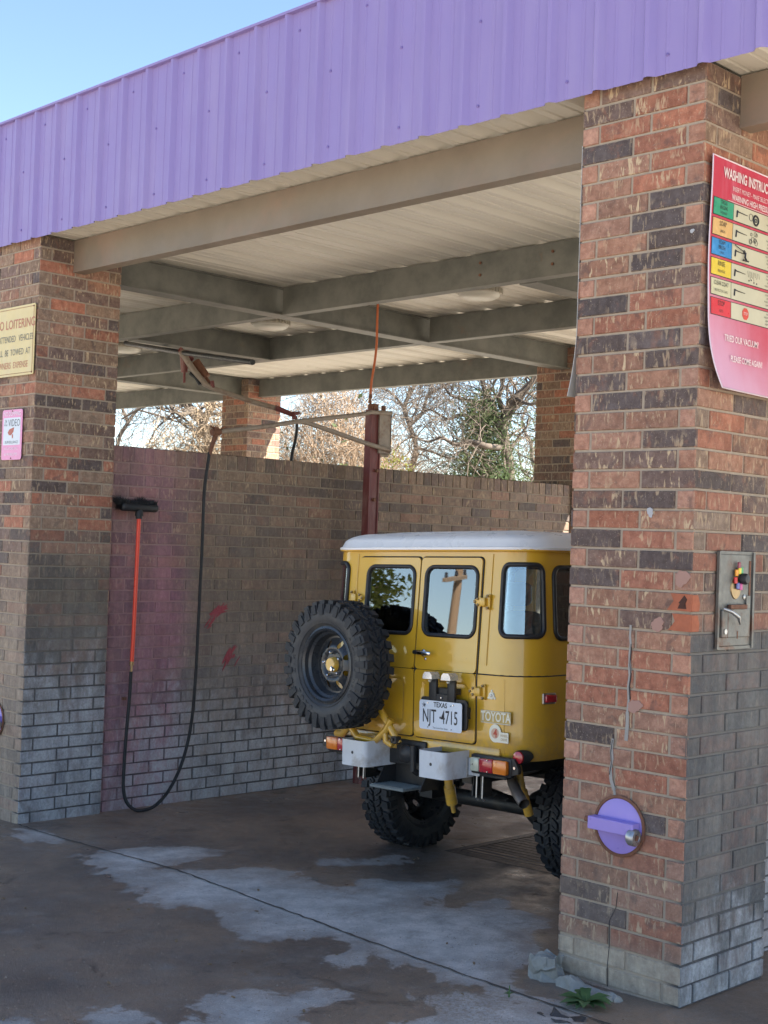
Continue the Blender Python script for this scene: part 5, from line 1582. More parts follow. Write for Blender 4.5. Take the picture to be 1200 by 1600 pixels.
    mb = MB(); mb.add(d.v, d.f, M); mb.build('disc', K['rim'], root, smooth=40)
    mb = MB(); mb.lathe([(0.085, 0.0), (0.080, 0.010), (0.060, 0.012), (0.0, 0.012)], 6, M @ Matrix.Translation((0, 0, zc + 0.006)) @ Matrix.Rotation(R(12), 4, 'Z')); mb.build('hub_plate', K['rim'], root)
    mb = MB()
    for k in range(5):
        a = 2 * PI * k / 5 + 0.5
        mb.lathe([(0.011, 0), (0.011, 0.016), (0.006, 0.026), (0, 0.028)], 6, M @ Matrix.Translation((0.066 * math.cos(a), 0.066 * math.sin(a), zc + 0.016)))
    mb.build('wheel_nuts', K['chrome'], root)
    return tyre, rim, zc
MS = frame((-1, 0, 0), (0, 0, 1), (0, 1, 0)) 
# spare: outer face towards -Y
spare = empty('spare_wheel', (-0.365, -0.235, 1.145)); spare.parent = car; 
spare.rotation_euler = (R(-1.0), 0, R(-2))
Msp = frame((1, 0, 0), (0, 0, 1), (0, -1, 0))
ty, rm, zc = wheel_parts(spare, Msp, 0.350, 0.195, rim_in=0.200)
mb = MB(); mb.lathe([(0.0, 0.030), (0.034, 0.030), (0.040, 0.020), (0.042, 0.0)], 24, Msp @ Matrix.Translation((0, 0, zc + 0.018))); mb.build('yellow_hub_cap', P_, spare, smooth=40)
mb = MB(); mb.lathe([(0.0, 0.012), (0.012, 0.012), (0.014, 0)], 6, Msp @ Matrix.Translation((0.022, -0.022, zc + 0.044))); mb.tube([Msp @ Vector(q) for q in ((0.022, -0.022, zc + .05), (0.032, -0.035, zc + .058), (0.034, -0.02, zc + .06), (0.022, -0.01, zc + .055))], 0.004, 8, closed=True)
mb.build('hub_padlock', K['chrome'], spare, smooth=50)
mb = MB()
def arc_text(s, a_mid, r_, size, step):
    n = len(s)
    for i, ch in enumerate(s):
        if ch == ' ': continue
        a = a_mid + (i - (n - 1) / 2) * step
        M = Msp @ Matrix.Translation((0, 0, 0.195 / 2 * 0.985)) @ Matrix.Rotation(a, 4, 'Z') @ Matrix.Translation((0, -r_, 0))
        v, f = text_geo(ch, size, ext=0.0030, bold=0.0006); mb.add(v, f, M)
arc_text('TOYO', R(-38), 0.262, 0.040, R(10)); arc_text('M/T', R(-88), 0.262, 0.036, R(8.5)); arc_text('OPEN COUNTRY', R(90), 0.262, 0.030, R(6.5))
mb.build('sidewall_lettering', K['tyre'], spare)
# road wheels
def road(x, y, sgn, Rr=0.345, w=0.225, sd=1):
    e = empty('road_wheel', (x, y, 0)); e.parent = car
    zg = G(-2.185 + x, 0.78 + y) + 0.069 - 0.0294 * x
    e.location = (x, y, zg + Rr - 0.012)
    M = frame((0, 1, 0), (0, 0, 1), (sgn, 0, 0)) @ Matrix.Rotation(sd * 0.7, 4, 'Z')
    if sgn < 0: M = frame((0, -1, 0), (0, 0, 1), (-1, 0, 0)) @ Matrix.Rotation(sd * 0.7, 4, 'Z')
    t, r_, z = wheel_parts(e, M, Rr, w, rim_in=0.195)
road(-0.715, 0.745, -1, sd=1); road(0.605, 0.745, 1, sd=2); road(-0.70, 2.84, -1, sd=3); road(0.64, 2.84, 1, sd=4)

# ---- bumperettes, lamps, step
def bumperette(cx):
    mb = MB(); x0, x1, y0, y1, z0, z1 = cx - 0.098, cx + 0.098, -0.190, 0.045, 0.600, 0.738; t = 0.005
    # U shaped plan with rounded front corners, open at the back
    pr = [(x0, y1), (x0, y0 + 0.03)] + [(x0 + 0.03 - 0.03 * math.cos(a), y0 + 0.03 - 0.03 * math.sin(a)) for a in [R(15 * k) for k in range(1, 6)]] + [(x0 + .03, y0), (x1 - .03, y0)] + [(x1 - 0.03 + 0.03 * math.sin(a), y0 + 0.03 - 0.03 * math.cos(a)) for a in [R(15 * k) for k in range(1, 6)]] + [(x1, y0 + .03), (x1, y1)]
    n = len(pr); inner = []
    for (x, y) in pr:
        inner.append((cx + (x - cx) * (1 - t / 0.098), y + (t if y < y1 - .001 else 0)))
    for z in (z0, z1): mb.v += [(x, y, z) for x, y in pr]
    for z in (z0, z1): mb.v += [(x, y, z) for x, y in inner]
    for i in range(n - 1):
        for a, b in ((0, 1), (2, 3), (0, 2), (1, 3)): mb.f.append((a * n + i, a * n + i + 1, b * n + i + 1, b * n + i)); mb.mi.append(0)
    for i in (0, n - 1): mb.f.append((i, n + i, 3 * n + i, 2 * n + i)); mb.mi.append(0)
    mb.box((x0 + 0.006, y0 + .03, z0 + 0.001), (x1 - 0.006, y1, z0 + 0.006))
    o = mb.build('bumperette', K['whitemetal'], car, smooth=35)
    mb = MB(); mb.box((x0 + 0.010, y0 + 0.035, z0 + 0.008), (x1 - 0.010, y1 - .002, z1 - 0.022)); mb.build('inner_shade_block', K['seal'], o)  # black block stands in for the shade inside the open bumperette
    mb = MB(); mb.lathe([(0.0085, 0.0), (0.0085, 0.0012)], 16, frame((1, 0, 0), (0, 0, 1), (0, -1, 0), (cx + 0.0, y0 + 0.0004, 0.672)), cap1=True); mb.build('bolt_hole', K['ink'], o)
bumperette(-0.285); bumperette(0.298)
mb = MB(); mb.box((-0.62, 0.0, 0.612), (0.64, 0.045, 0.700), bev=.006); mb.build('cross_member', K['darkmetal'], car)
mb = MB(); mb.box((0.354, -0.010, 0.612), (0.470, 0.0, 0.700), bev=.003); mb.build('bumper_wing', K['whitemetal'], car)
mb = MB(); mb.box((0.366, -0.024, 0.605), (0.400, -0.012, 0.705), bev=.002)
br = mb.build('bracket_plate', K['zinc'], car)
mb = MB()
for z in (0.635, 0.68): mb.lathe([(0.007, 0), (0.007, 0.004)], 8, frame((1, 0, 0), (0, 0, 1), (0, -1, 0), (0.383, -0.024, z)), cap1=True)
mb.build('bracket_bolt', K['darkmetal'], br)
def tail_lamp(cx, sgn):
    z0, z1 = 0.640, 0.725; y = -0.035
    e = empty('tail_lamp', (cx, y, 0.68)); e.parent = car
    mb = MB(); mb.box((-0.135, 0.0, z0 - 0.69), (0.135, 0.035, z1 - 0.675), bev=.01)
    mb.prism([(0.10 * sgn, -0.045), (0.175 * sgn, -0.025), (0.178 * sgn, 0.0), (0.15 * sgn, 0.048), (0.10 * sgn, 0.05)], -0.005, 0.02, frame((1, 0, 0), (0, 0, 1), (0, 1, 0), (0, 0.01, 0)))
    mb.build('lamp_housing', K['seal'], e, smooth=40)
    for nm, a, b, m in (('reverse_lens', -0.120, -0.060, 'clearlens'), ('brake_lens', -0.060, 0.030, 'redlens'), ('indicator_lens', 0.030, 0.122, 'amber')):
        a, b = a * sgn, b * sgn
        mb = MB(); mb.box((min(a, b), -0.026, -0.036), (max(a, b), 0.004, 0.036), bev=.010); mb.build(nm, K[m], e, smooth=40)
    mb = MB()
    for xx, zz in ((0.0, 0.030), (0.0, -0.028), (-0.1 * sgn, 0.0)): mb.lathe([(0.005, 0), (0.003, 0.004)], 8, frame((1, 0, 0), (0, 0, 1), (0, -1, 0), (xx, -0.026, zz)), cap1=True)
    mb.lathe([(0.007, 0), (0.007, 0.006)], 8, frame((1, 0, 0), (0, 0, 1), (0, -1, 0), (0.155 * sgn, 0.005, 0.005)), cap1=True)
    mb.build('lamp_screw', K['chrome'], e)
tail_lamp(0.568, 1); tail_lamp(-0.520, -1)
mb = MB(); A = frame((1, 0, 0), (0, 0, 1), (0, -1, 0), (0.725, 0.045, 0.735)) @ Matrix.Scale(0.8, 4)
mb.lathe([(0.022, -0.06), (0.040, -0.02), (0.046, 0.04), (0.042, 0.062)], 28, A, cap0=True); mb.build('marker_boot', K['rubber'], car, smooth=50)
mb = MB(); mb.lathe([(0.040, 0.058), (0.038, 0.070), (0.020, 0.076), (0.0, 0.077)], 28, A); mb.build('round_marker_lens', K['redlens'], car, smooth=50)
mb = MB(); p0 = bmap(0.86, 1.022, 0.0); n0 = plan(0.86)[1]; tn = Vector((-n0.y, n0.x, 0))
Ms = frame(tn, (0, 0, 1), n0, p0)
mb.box((-0.046, -0.028, -0.002), (0.046, 0.028, 0.010), Ms, bev=.006); sm = mb.build('side_marker', K['zinc'], car)
mb = MB(); mb.box((-0.034, -0.020, 0.006), (0.044, 0.020, 0.022), Ms, bev=.007); mb.build('side_marker_lens', K['redlens'], sm, smooth=40)
# fuel vent button
mb = MB(); y = bmap(0.53, 1.03, 0.003).y; A = frame((1, 0, 0), (0, 0, 1), (0, -1, 0), (0.545, y, 1.030))
mb.lathe([(0.020, 0), (0.018, 0.006), (0.0, 0.006)], 20, A)
for k in range(3):
    a = R(90 + 120 * k); mb.lathe([(0.007, 0), (0.006, 0.004), (0, 0.005)], 10, A @ Matrix.Translation((0.024 * math.cos(a), 0.024 * math.sin(a), 0)))
bt = mb.build('round_socket_plate', K['badge'], car, smooth=40)
mb = MB(); mb.lathe([(0.009, 0.005), (0.007, 0.011), (0, 0.012)], 16, A); mb.build('socket_lock', K['zinc'], bt)

# name plate and four wheel badge
yb = bmap(0.5, 0.86, 0.004).y
A = frame((1, 0, 0), (0, 0, 1), (0, -1, 0), (0.575, yb, 0.922))
mb = MB(); mb.box((-0.100, -0.032, 0), (0.100, 0.032, 0.003), A); bp_ = mb.build('name_plate', simple('plate_gold', (0.50, 0.34, 0.10), 0.4, var=0.1), car)
mb = MB(); txt(mb, 'TOYOTA', 0.066, A @ Matrix.Translation((0, 0, 0.0035)), sx=0.72, ext=0.0012, bold=0.0016)
mb.tube([A @ Vector((x, z, .003)) for x, z in [(-.098, -.030), (.098, -.030), (.098, .030), (-.098, .030)]], 0.0022, 4, closed=True)
mb.build('name_lettering', K['badge'], bp_)
A = frame((1, 0, 0), (0, 0, 1), (0, -1, 0), (0.585, yb, 0.838))
mb = MB(); pts = [(-0.012 + 0.040 * math.cos(R(a)), 0.004 + 0.046 * math.sin(R(a))) for a in range(20, 300, 14)] + [(0.012, -0.040), (0.075, -0.040), (0.075, 0.012), (0.026, 0.012)]
mb.prism(pts, 0, 0.004, A); b4 = mb.build('four_wheel_badge', K['badge'], car)
mb = MB(); mb.lathe([(0.0, 0.0045), (0.026, 0.0045)], 24, A @ Matrix.Translation((-0.012, 0.004, 0))); mb.build('badge_centre', simple('badge_pink', (0.62, 0.40, 0.28), 0.5), b4)
mb = MB(); txt(mb, '4', 0.060, A @ Matrix.Translation((-0.010, 0.003, 0.0055)), sx=0.85, bold=0.0012); mb.build('badge_numeral', K['badgered'], b4)
mb = MB(); txt(mb, 'WHEEL', 0.018, A @ Matrix.Translation((0.047, -0.004, 0.005)), sx=0.85); txt(mb, 'DRIVE', 0.018, A @ Matrix.Translation((0.047, -0.024, 0.005)), sx=0.85); mb.build('badge_lettering', simple('badge_tan', (0.42, 0.27, 0.10), 0.5), b4)

# number plate with its bracket and two small lamps
py = -0.080
mb = MB()
mb.prism(rrect(0.110, 0.435, 0.845, 1.000, 0.02), 0, 0.012, frame((1, 0, 0), (0, 0, 1), (0, -1, 0), (0, py + 0.022, 0)))
mb.box((0.173, py - 0.0, 0.975), (0.227, py + 0.02, 1.105), bev=.006); mb.box((0.303, py - 0.0, 0.975), (0.357, py + 0.02, 1.105), bev=.006); mb.box((0.22, py + .004, 0.97), (0.31, py + 0.02, 1.02))
mb.box((0.13, py + 0.018, 0.90), (0.16, -0.01, 0.96)); mb.box((0.38, py + 0.018, 0.90), (0.41, -0.01, 0.96)); mb.box((0.20, py + 0.018, 1.02), (0.34, -0.01, 1.05))
pb = mb.build('plate_bracket', K['darkmetal'], car, smooth=40)
for x in (0.200, 0.330):
    mb = MB(); pr = [(-0.034, 0.0), (0.034, 0.0), (0.030, 0.022), (0.018, 0.036), (-0.018, 0.036), (-0.030, 0.022)]
    mb.prism(pr, -0.002, 0.060, frame((1, 0, 0), (0, 0, 1), (0, -1, 0), (x, py + 0.02, 1.098))); pl = mb.build('plate_lamp', K['lampsilver'], pb, smooth=30)
    mb = MB(); mb.lathe([(0.010, 0.0), (0.006, -0.010), (0, -0.012)], 10, Matrix.Translation((x + 0.005, py - 0.025, 1.092))); mb.build('plate_lamp_bulb', K['lamp'], pb)
plate = MB(); A = frame((1, 0, 0), (0, 0, 1), (0, -1, 0), (0.265, py - 0.004, 0.908))
plate.prism(rrect(-0.150, 0.150, -0.076, 0.076, 0.014), 0, 0.002, A); np_ = plate.build('number_plate', K['plate'], car)
mb = MB(); txt(mb, 'NJT', 0.098, A @ Matrix.Translation((-0.078, -0.008, 0.0028)), sx=0.62, bold=0.0008); txt(mb, '4715', 0.098, A @ Matrix.Translation((0.064, -0.008, 0.0028)), sx=0.60, bold=0.0008, space=1.02)
txt(mb, 'TEXAS', 0.036, A @ Matrix.Translation((0.0, 0.055, 0.0028)), sx=0.9, bold=0.0008); txt(mb, 'The Lone Star State', 0.013, A @ Matrix.Translation((0.0, -0.064, 0.0028)))
def star(cx, cz, r_, M):
    mb.prism([(cx + (r_ if k % 2 == 0 else r_ * .42) * math.sin(PI * k / 5), cz + (r_ if k % 2 == 0 else r_ * .42) * math.cos(PI * k / 5)) for k in range(10)], 0.002, 0.0028, M)
star(-0.112, 0.050, 0.009, A); star(0.073, 0.056, 0.005, A); star(0.000, -0.008, 0.009, A); star(-0.088, -0.064, 0.005, A); star(0.078, -0.064, 0.005, A)
mb.build('plate_lettering', K['ink'], np_)
mb = MB(); star(-0.118, 0.050, 0.017, A); mb.build('plate_star', simple('plate_grey', (0.28, 0.30, 0.34), 0.5), np_)
mb = MB()
for x in (-0.09, 0.09):
    for z in (0.062,): mb.lathe([(0.005, 0), (0.003, 0.003)], 8, A @ Matrix.Translation((x, z, .002)), cap1=True)
mb.lathe([(0.006, 0), (0.003, 0.004)], 8, frame((1, 0, 0), (0, 0, 1), (0, -1, 0), (0.265, py + .000, 1.002)), cap1=True)
mb.build('plate_screw', K['chrome'], np_)

# step between the bumperettes
mb = MB()
for x in (-0.195, 0.130):
    mb.prism([(-0.10, 0.50), (0.10, 0.50), (0.10, 0.69), (0.02, 0.69)], x, x + 0.006, frame((0, 1, 0), (0, 0, 1), (1, 0, 0)))
mb.box((-0.195, 0.05, 0.50), (0.136, 0.07, 0.68))
stp = mb.build('step_frame', K['darkmetal'], car)
mb = MB(); mb.box((-0.205, -0.135, 0.492), (0.05, 0.03, 0.506), bev=.004)
for k in range(7): mb.box((-0.2, -0.128 + k * 0.022, 0.506), (0.045, -0.118 + k * 0.022, 0.510))
mb.build('step_tread', simple('step_grey', (0.14, 0.16, 0.16), 0.5, var=0.3, scale=25), stp)
# tow coupling and spare carrier
mb = MB(); mb.box((-0.12, -0.02, 0.63), (0.10, 0.04, 0.75), bev=.01); mb.lathe([(0.045, 0), (0.05, 0.03), (0.03, 0.05), (0.0, 0.055)], 20, frame((1, 0, 0), (0, 0, 1), (0, -1, 0), (-0.02, -0.02, 0.68))); mb.tube([(0.04, -0.05, 0.73), (0.04, -0.05, 0.60), (0.045, -0.02, 0.58)], 0.018, 8)
mb.build('tow_hook', K['darkmetal'], car, smooth=40)
mb = MB()
mb.tube([(-0.40, -0.10, 0.80), (-0.34, -0.10, 0.742), (-0.20, -0.10, 0.735), (-0.12, -0.10, 0.80), (-0.09, -0.09, 0.86)], 0.020, 10)
mb.tube([(-0.30, -0.12, 1.0), (-0.16, -0.10, 0.90), (-0.10, -0.09, 0.82), (-0.04, -0.08, 0.735)], 0.020, 10)
mb.tube([(-0.13, -0.10, 0.80), (-0.12, -0.10, 0.74), (-0.08, -0.09, 0.72)], 0.016, 8)
mb.tube([(-0.38, -0.10, 0.80), (-0.385, -0.10, 1.145)], 0.022, 10); mb.box((-0.46, -0.13, 1.07), (-0.31, -0.09, 1.22), bev=.01)
mb.tube([(-0.40, -0.10, 0.80), (-0.48, -0.08, 0.745), (-0.56, -0.05, 0.74)], 0.020, 10)
car_c = mb.build('spare_carrier', P_, car, smooth=50)
mb = MB(); mb.box((-0.07, -0.115, 0.735), (-0.03, -0.07, 0.775), bev=.006); mb.lathe([(0.009, 0), (0.009, .012)], 8, frame((1, 0, 0), (0, 0, 1), (0, -1, 0), (-0.05, -0.115, 0.758)), cap1=True); mb.build('carrier_latch', K['darkmetal'], car_c)
# undercarriage
mb = MB()
for s in (-0.38, 0.36): mb.box((s - 0.04, 0.03, 0.56), (s + 0.04, 3.2, 0.68))
mb.box((-0.40, 0.6, 0.58), (0.38, 0.68, 0.66)); mb.box((-0.40, 2.8, 0.58), (0.38, 2.9, 0.66))
mb.box((-0.55, 0.10, 0.62), (0.55, 1.9, 0.70))
mb.build('chassis_frame', K['darkmetal'], car)
for y in (0.745, 2.84):
    mb = MB(); mb.tube([(-0.62, y, 0.33), (-0.2, y, 0.33), (0.55, y, 0.33)], 0.045, 14); mb.lathe([(0.0, -0.12), (0.06, -0.11), (0.10, -0.05), (0.11, 0.0), (0.10, 0.05), (0.05, 0.12), (0, .13)], 24, frame((1, 0, 0), (0, 0, 1), (0, -1, 0), (0.30, y, 0.34)))
    mb.build('axle', K['darkmetal'], car, smooth=50)
for s in (-0.44, 0.42):
    mb = MB()
    for q in range(5):
        L = 0.56 - q * 0.09
        mb.tube([(s, 0.64 - L, 0.44 + 0.10 * (L / 0.56) ** 2 - q * .009), (s, 0.64 - L * .5, 0.42 + 0.02 - q * .009), (s, 0.64, 0.40 - q * .009), (s, 0.64 + L * .5, 0.42 + 0.02 - q * .009), (s, 0.64 + L, 0.44 + 0.10 * (L / 0.56) ** 2 - q * .009)], 0.016, 4)
    mb.box((s - 0.035, 0.03, 0.50), (s - 0.025, 0.11, 0.64)); mb.box((s + 0.025, 0.03, 0.50), (s + 0.035, 0.11, 0.64)); mb.box((s - .05, 0.56, 0.33), (s + .05, 0.72, 0.38))
    mb.build('leaf_spring', K['darkmetal'], car)
for s in (-0.448, -0.408, 0.43, 0.47):
    mb = MB(); mb.tube([(s, 0.02, 0.61), (s, 0.015, 0.50), (s, 0.03, 0.485)], 0.005, 6)
    mb.build('spring_shackle', K['zinc'], car)
mb = MB(); mb.tube([(0.22, 0.02, 0.64), (0.21, 0.05, 0.52)], 0.024, 12); mb.tube([(0.21, 0.05, 0.525), (0.195, 0.09, 0.43)], 0.031, 12); mb.tube([(0.195, 0.09, 0.43), (0.19, 0.11, 0.38)], 0.012, 8)
mb.build('shock_absorber', P_, car, smooth=50)
mb = MB(); mb.tube([(0.56, 0.18, 0.70), (0.57, 0.22, 0.52)], 0.020, 12); mb.tube([(0.57, 0.22, 0.53), (0.573, 0.27, 0.40)], 0.025, 12)
mb.build('shock_absorber', P_, car, smooth=50)
mb = MB()
ex = catmull([(0.30, 0.9, 0.58), (0.40, 0.5, 0.60), (0.52, 0.20, 0.60), (0.66, 0.06, 0.555), (0.76, 0.0, 0.51)], 5)
mb.tube(ex, 0.028, 14, cap=False); mb.tube(ex, 0.024, 14, cap=False); mb.build('exhaust_pipe', K['exhaust'], car, smooth=60)
mb = MB(); mb.box((-0.3, 1.0, 0.45), (0.10, 1.7, 0.62), bev=.04); mb.lathe([(0.0, -0.3), (0.09, -0.29), (0.09, 0.29), (0, 0.3)], 20, frame((1, 0, 0), (0, 0, -1), (0, 1, 0), (0.28, 1.3, 0.52)))
mb.build('fuel_tank_and_silencer', K['darkmetal'], car, smooth=40)
# ------------------------------------------------------------------ vegetation behind the building
bark = simple('grey_bark', (0.085, 0.066, 0.05), 0.9, var=0.4, scale=8, dirt=(0.16, 0.13, 0.10), dirt_amt=0.5, bump=0.5, bscale=30)
twigm = simple('pale_twig', (0.105, 0.082, 0.062), 0.85, var=0.35, scale=3)
def seg(mb, a, b, ra, rb, n):
    d = (b - a)
    if d.length < 1e-5: return
    t = d.normalized(); u = t.orthogonal().normalized(); w = t.cross(u); k0 = len(mb.v)
    for (p, r_) in ((a, ra), (b, rb)):
        for k in range(n):
            q = 2 * PI * k / n; mb.v.append(tuple(p + (u * math.cos(q) + w * math.sin(q)) * r_))
    for k in range(n):
        l = (k + 1) % n; mb.f.append((k0 + k, k0 + l, k0 + n + l, k0 + n + k)); mb.mi.append(0)
def bare_tree(x, y, h, label, seed, lean=(0, 0), spread=0.9, thick=0.20, lv=6, zlow=0.28, twig=None, gnarl=0.35, group='bare trees beyond the bays'):
    rd = random.Random(seed)
    e = empty('bare_tree', (x, y, G(x, y))); tag(e, label, 'tree', group)
    big = MB(); tw = MB()
    def grow_(p, d, L, r_, lev):
        n = 5 if lev < 3 else 3; steps = 5 if lev < 4 else 4
        q = p; dd = d.copy(); rc = r_
        for s in range(steps):
            dd = (dd + Vector((rd.gauss(0, 1), rd.gauss(0, 1), rd.gauss(0, .7))) * gnarl * 0.55 + Vector((0, 0, 0.05 if lev < 3 else -0.01))).normalized()
            q2 = q + dd * (L / steps); r2_ = rc * 0.88
            seg(big if lev < 3 else tw, q, q2, rc, r2_, n)
            if lev < lv and s > 0:
                for _ in range(1 if lev > 0 else (1 if q2.z < h * zlow else 2)):
                    if rd.random() < (0.85 if lev < 4 else 0.8):
                        ax = dd.orthogonal().normalized(); ax = Matrix.Rotation(rd.uniform(0, 2 * PI), 3, dd) @ ax
                        nd = (Matrix.Rotation(rd.uniform(0.5, 1.15), 3, ax) @ dd)
                        nd = (nd + Vector((nd.x, nd.y, 0)) * spread * 0.35).normalized()
                        grow_(q2, nd, L * rd.uniform(0.5, 0.8), max(0.0045, r2_ * rd.uniform(0.45, 0.7)), lev + 1)
            q = q2; rc = max(0.0045, r2_)
        if lev < lv: grow_(q, dd, L * 0.7, max(0.0045, rc), lev + 1)
    grow_(Vector((0, 0, -0.1)), Vector((lean[0], lean[1], 1)).normalized(), h * 0.36, thick, 0)
    big.build('trunk', bark, e, smooth=60)
    tw.build('twigs', twig or twigm, e)
    return e, len(tw.f)
def limb_tree(limbs, dist, h, label, seed, lv=3, dens=1.0, tw_r=0.008, group='bare trees beyond the bays', L0=1.3, gn=0.5):
    """a bare tree whose main limbs follow surveyed courses; limbs: list of (points, r0, r1), point (qx, qy, depth shift)"""
    rd = random.Random(seed)
    b0 = limbs[0][0][0]; base = at(b0[0], b0[1], dist); bx, by = base.x, base.y
    e = empty('bare_tree', (bx, by, G(bx, by))); tag(e, label, 'tree', group); O_ = Vector((bx, by, G(bx, by)))
    big = MB(); tw = MB()
    def grow_(p, d, L, r_, lev):
        q = p; dd = d.copy(); rc = r_
        for s_ in range(5):
            dd = (dd + Vector((rd.gauss(0, 1), rd.gauss(0, 1), rd.gauss(0, .8))) * gn * 0.6).normalized(); q2 = q + dd * (L / 5); r2_ = max(tw_r * .6, rc * 0.82)
            seg(tw, q, q2, rc, r2_, 4 if lev < 2 else 3)
            if lev < lv and s_ > 0 and rd.random() < 0.8 * dens:
                ax = Matrix.Rotation(rd.uniform(0, 2 * PI), 3, dd) @ dd.orthogonal().normalized()
                grow_(q2, Matrix.Rotation(rd.uniform(0.5, 1.2), 3, ax) @ dd, L * rd.uniform(.5, .8), max(tw_r * .7, r2_ * .65), lev + 1)
            q = q2; rc = r2_
    first = True
    for pts, ra, rb in limbs:
        P = [at(p[0], p[1], dist + (p[2] if len(p) > 2 else 0)) - O_ for p in pts]
        if first: P = [Vector((0, 0, -.2)), Vector((P[0].x * .3, P[0].y * .3, P[0].z * .5))] + P; first = False
        C = catmull(P, 4); n = len(C); rs = [0.72 * lerp(ra, rb, i / (n - 1)) * rd.uniform(.88, 1.12) for i in range(n)]
        big.tube(C, rs, 7)
        for i in range(2, n):
            if C[i].z < 2.2: continue
            for _ in range(2):
                if rd.random() < 0.75 * dens:
                    d = (C[i] - C[i - 1]).normalized(); ax = Matrix.Rotation(rd.uniform(0, 2 * PI), 3, d) @ d.orthogonal().normalized()
                    grow_(C[i], Matrix.Rotation(rd.uniform(0.6, 1.4), 3, ax) @ d, L0 * rd.uniform(.5, 1.1), max(tw_r, min(0.045, rs[i] * .35)), 0)
    big.build('trunk', bark, e, smooth=60); tw.build('twigs', twigm, e)
def at(qx, qy, dist):
    d = fw + r2 * ((qx - 600) / 2112.4) - u2 * ((qy - 800) / 2112.4)
    return Vector(CAM) + d * dist
def brush(name, cx, cy, rx, ry, hz, n, mat, label, seed, L=0.8, r_=0.006, leaf=None, nleaf=0, up=0.4, cat='shrub', zb=0.0, ls=0.05, group=None, droop=0.0):
    rd = random.Random(seed); e = empty(name, (cx, cy, G(cx, cy))); tag(e, label, cat, group)
    mb = MB(); lf = MB()
    for i in range(n):
        while True:
            u_, v_, w_ = rd.uniform(-1, 1), rd.uniform(-1, 1), rd.uniform(0, 1)
            if u_ * u_ + v_ * v_ + w_ * w_ < 1: break
        bump_ = 0.75 + 0.4 * mnoise.noise(Vector((u_ * 2.2, v_ * 2.2, seed)))
        p = Vector((u_ * rx, v_ * ry, zb + w_ * (hz - zb) * bump_))
        d = Vector((rd.gauss(0, 1), rd.gauss(0, 1), rd.gauss(0, 1) + up)).normalized(); q = p
        k = 3; l = L * rd.uniform(.4, 1.1)
        for s in range(k):
            d = (d + Vector((rd.gauss(0, .35), rd.gauss(0, .35), rd.gauss(0, .3) - droop))).normalized(); q2 = q + d * l / k
            seg(mb, q, q2, r_ * (1 - .25 * s), r_ * (.75 - .25 * s), 3); q = q2
    for i in range(nleaf):
        while True:
            u_, v_, w_ = rd.uniform(-1, 1), rd.uniform(-1, 1), rd.uniform(0, 1)
            if u_ * u_ + v_ * v_ + w_ * w_ < 1: break
        f = mnoise.noise(Vector((u_ * 3, v_ * 3, w_ * 3 + seed)))
        if f < -0.08: continue
        p = Vector((u_ * rx, v_ * ry, zb + w_ * (hz - zb)))
        a = Vector((rd.gauss(0, 1), rd.gauss(0, 1), rd.gauss(0, 1))).normalized() * ls * rd.uniform(.5, 1.3); b = a.orthogonal().normalized() * a.length * .45
        lf.add([tuple(p - a), tuple(p + b), tuple(p + a), tuple(p - b)], [(0, 1, 2, 3)])
    mb.build('branches', mat, e)
    if nleaf: lf.build('foliage', leaf, e)
    return e
vine = simple('dead_vine', (0.27, 0.205, 0.135), 0.9, var=0.35, scale=1.2)
brown = simple('brown_brush', (0.24, 0.17, 0.11), 0.9, var=0.35, scale=1.5)
green1 = M_leaf('cedar_leaf', (0.06, 0.10, 0.035), (0.11, 0.15, 0.06), (0.15, 0.17, 0.08))
green2 = M_leaf('yellow_leaf', (0.20, 0.19, 0.035), (0.14, 0.18, 0.04), (0.24, 0.20, 0.05))
limb_tree([([(330, 720), (322, 680), (314, 655), (300, 640), (288, 628), (272, 606), (258, 590), (240, 560), (225, 530)], 0.17, 0.08),
  ([(316, 658), (328, 640), (331, 622), (322, 606), (308, 592), (300, 560)], 0.12, 0.06), ([(322, 606), (332, 590), (350, 560)], 0.07, 0.04),
  ([(288, 628, 0), (292, 612, 1), (296, 595, 1), (294, 560, 1)], 0.06, 0.03), ([(300, 640), (285, 648, -1), (270, 640, -1), (262, 628, -1), (235, 632, -1), (215, 640, -1), (190, 655, -1)], 0.07, 0.02),
  ([(272, 606), (250, 612), (225, 600, 1), (200, 596, 1), (170, 600, 1)], 0.05, 0.02), ([(328, 640), (345, 632), (370, 628), (400, 610)], 0.06, 0.03)],
  26, 8, 'gnarled bare tree with a forked limb seen through the gap left of the far pillar', 11, lv=3, dens=0.6, tw_r=0.007)
limb_tree([([(180, 740), (185, 690), (200, 660), (215, 640), (240, 615), (262, 600), (290, 570)], 0.09, 0.03), ([(200, 660), (190, 630), (200, 600), (210, 560)], 0.06, 0.03), ([(215, 640), (250, 650), (280, 660)], 0.04, 0.02)],
  33, 8, 'fine twigged bare tree just beside the left pillar', 23, lv=3, dens=0.7, tw_r=0.007)
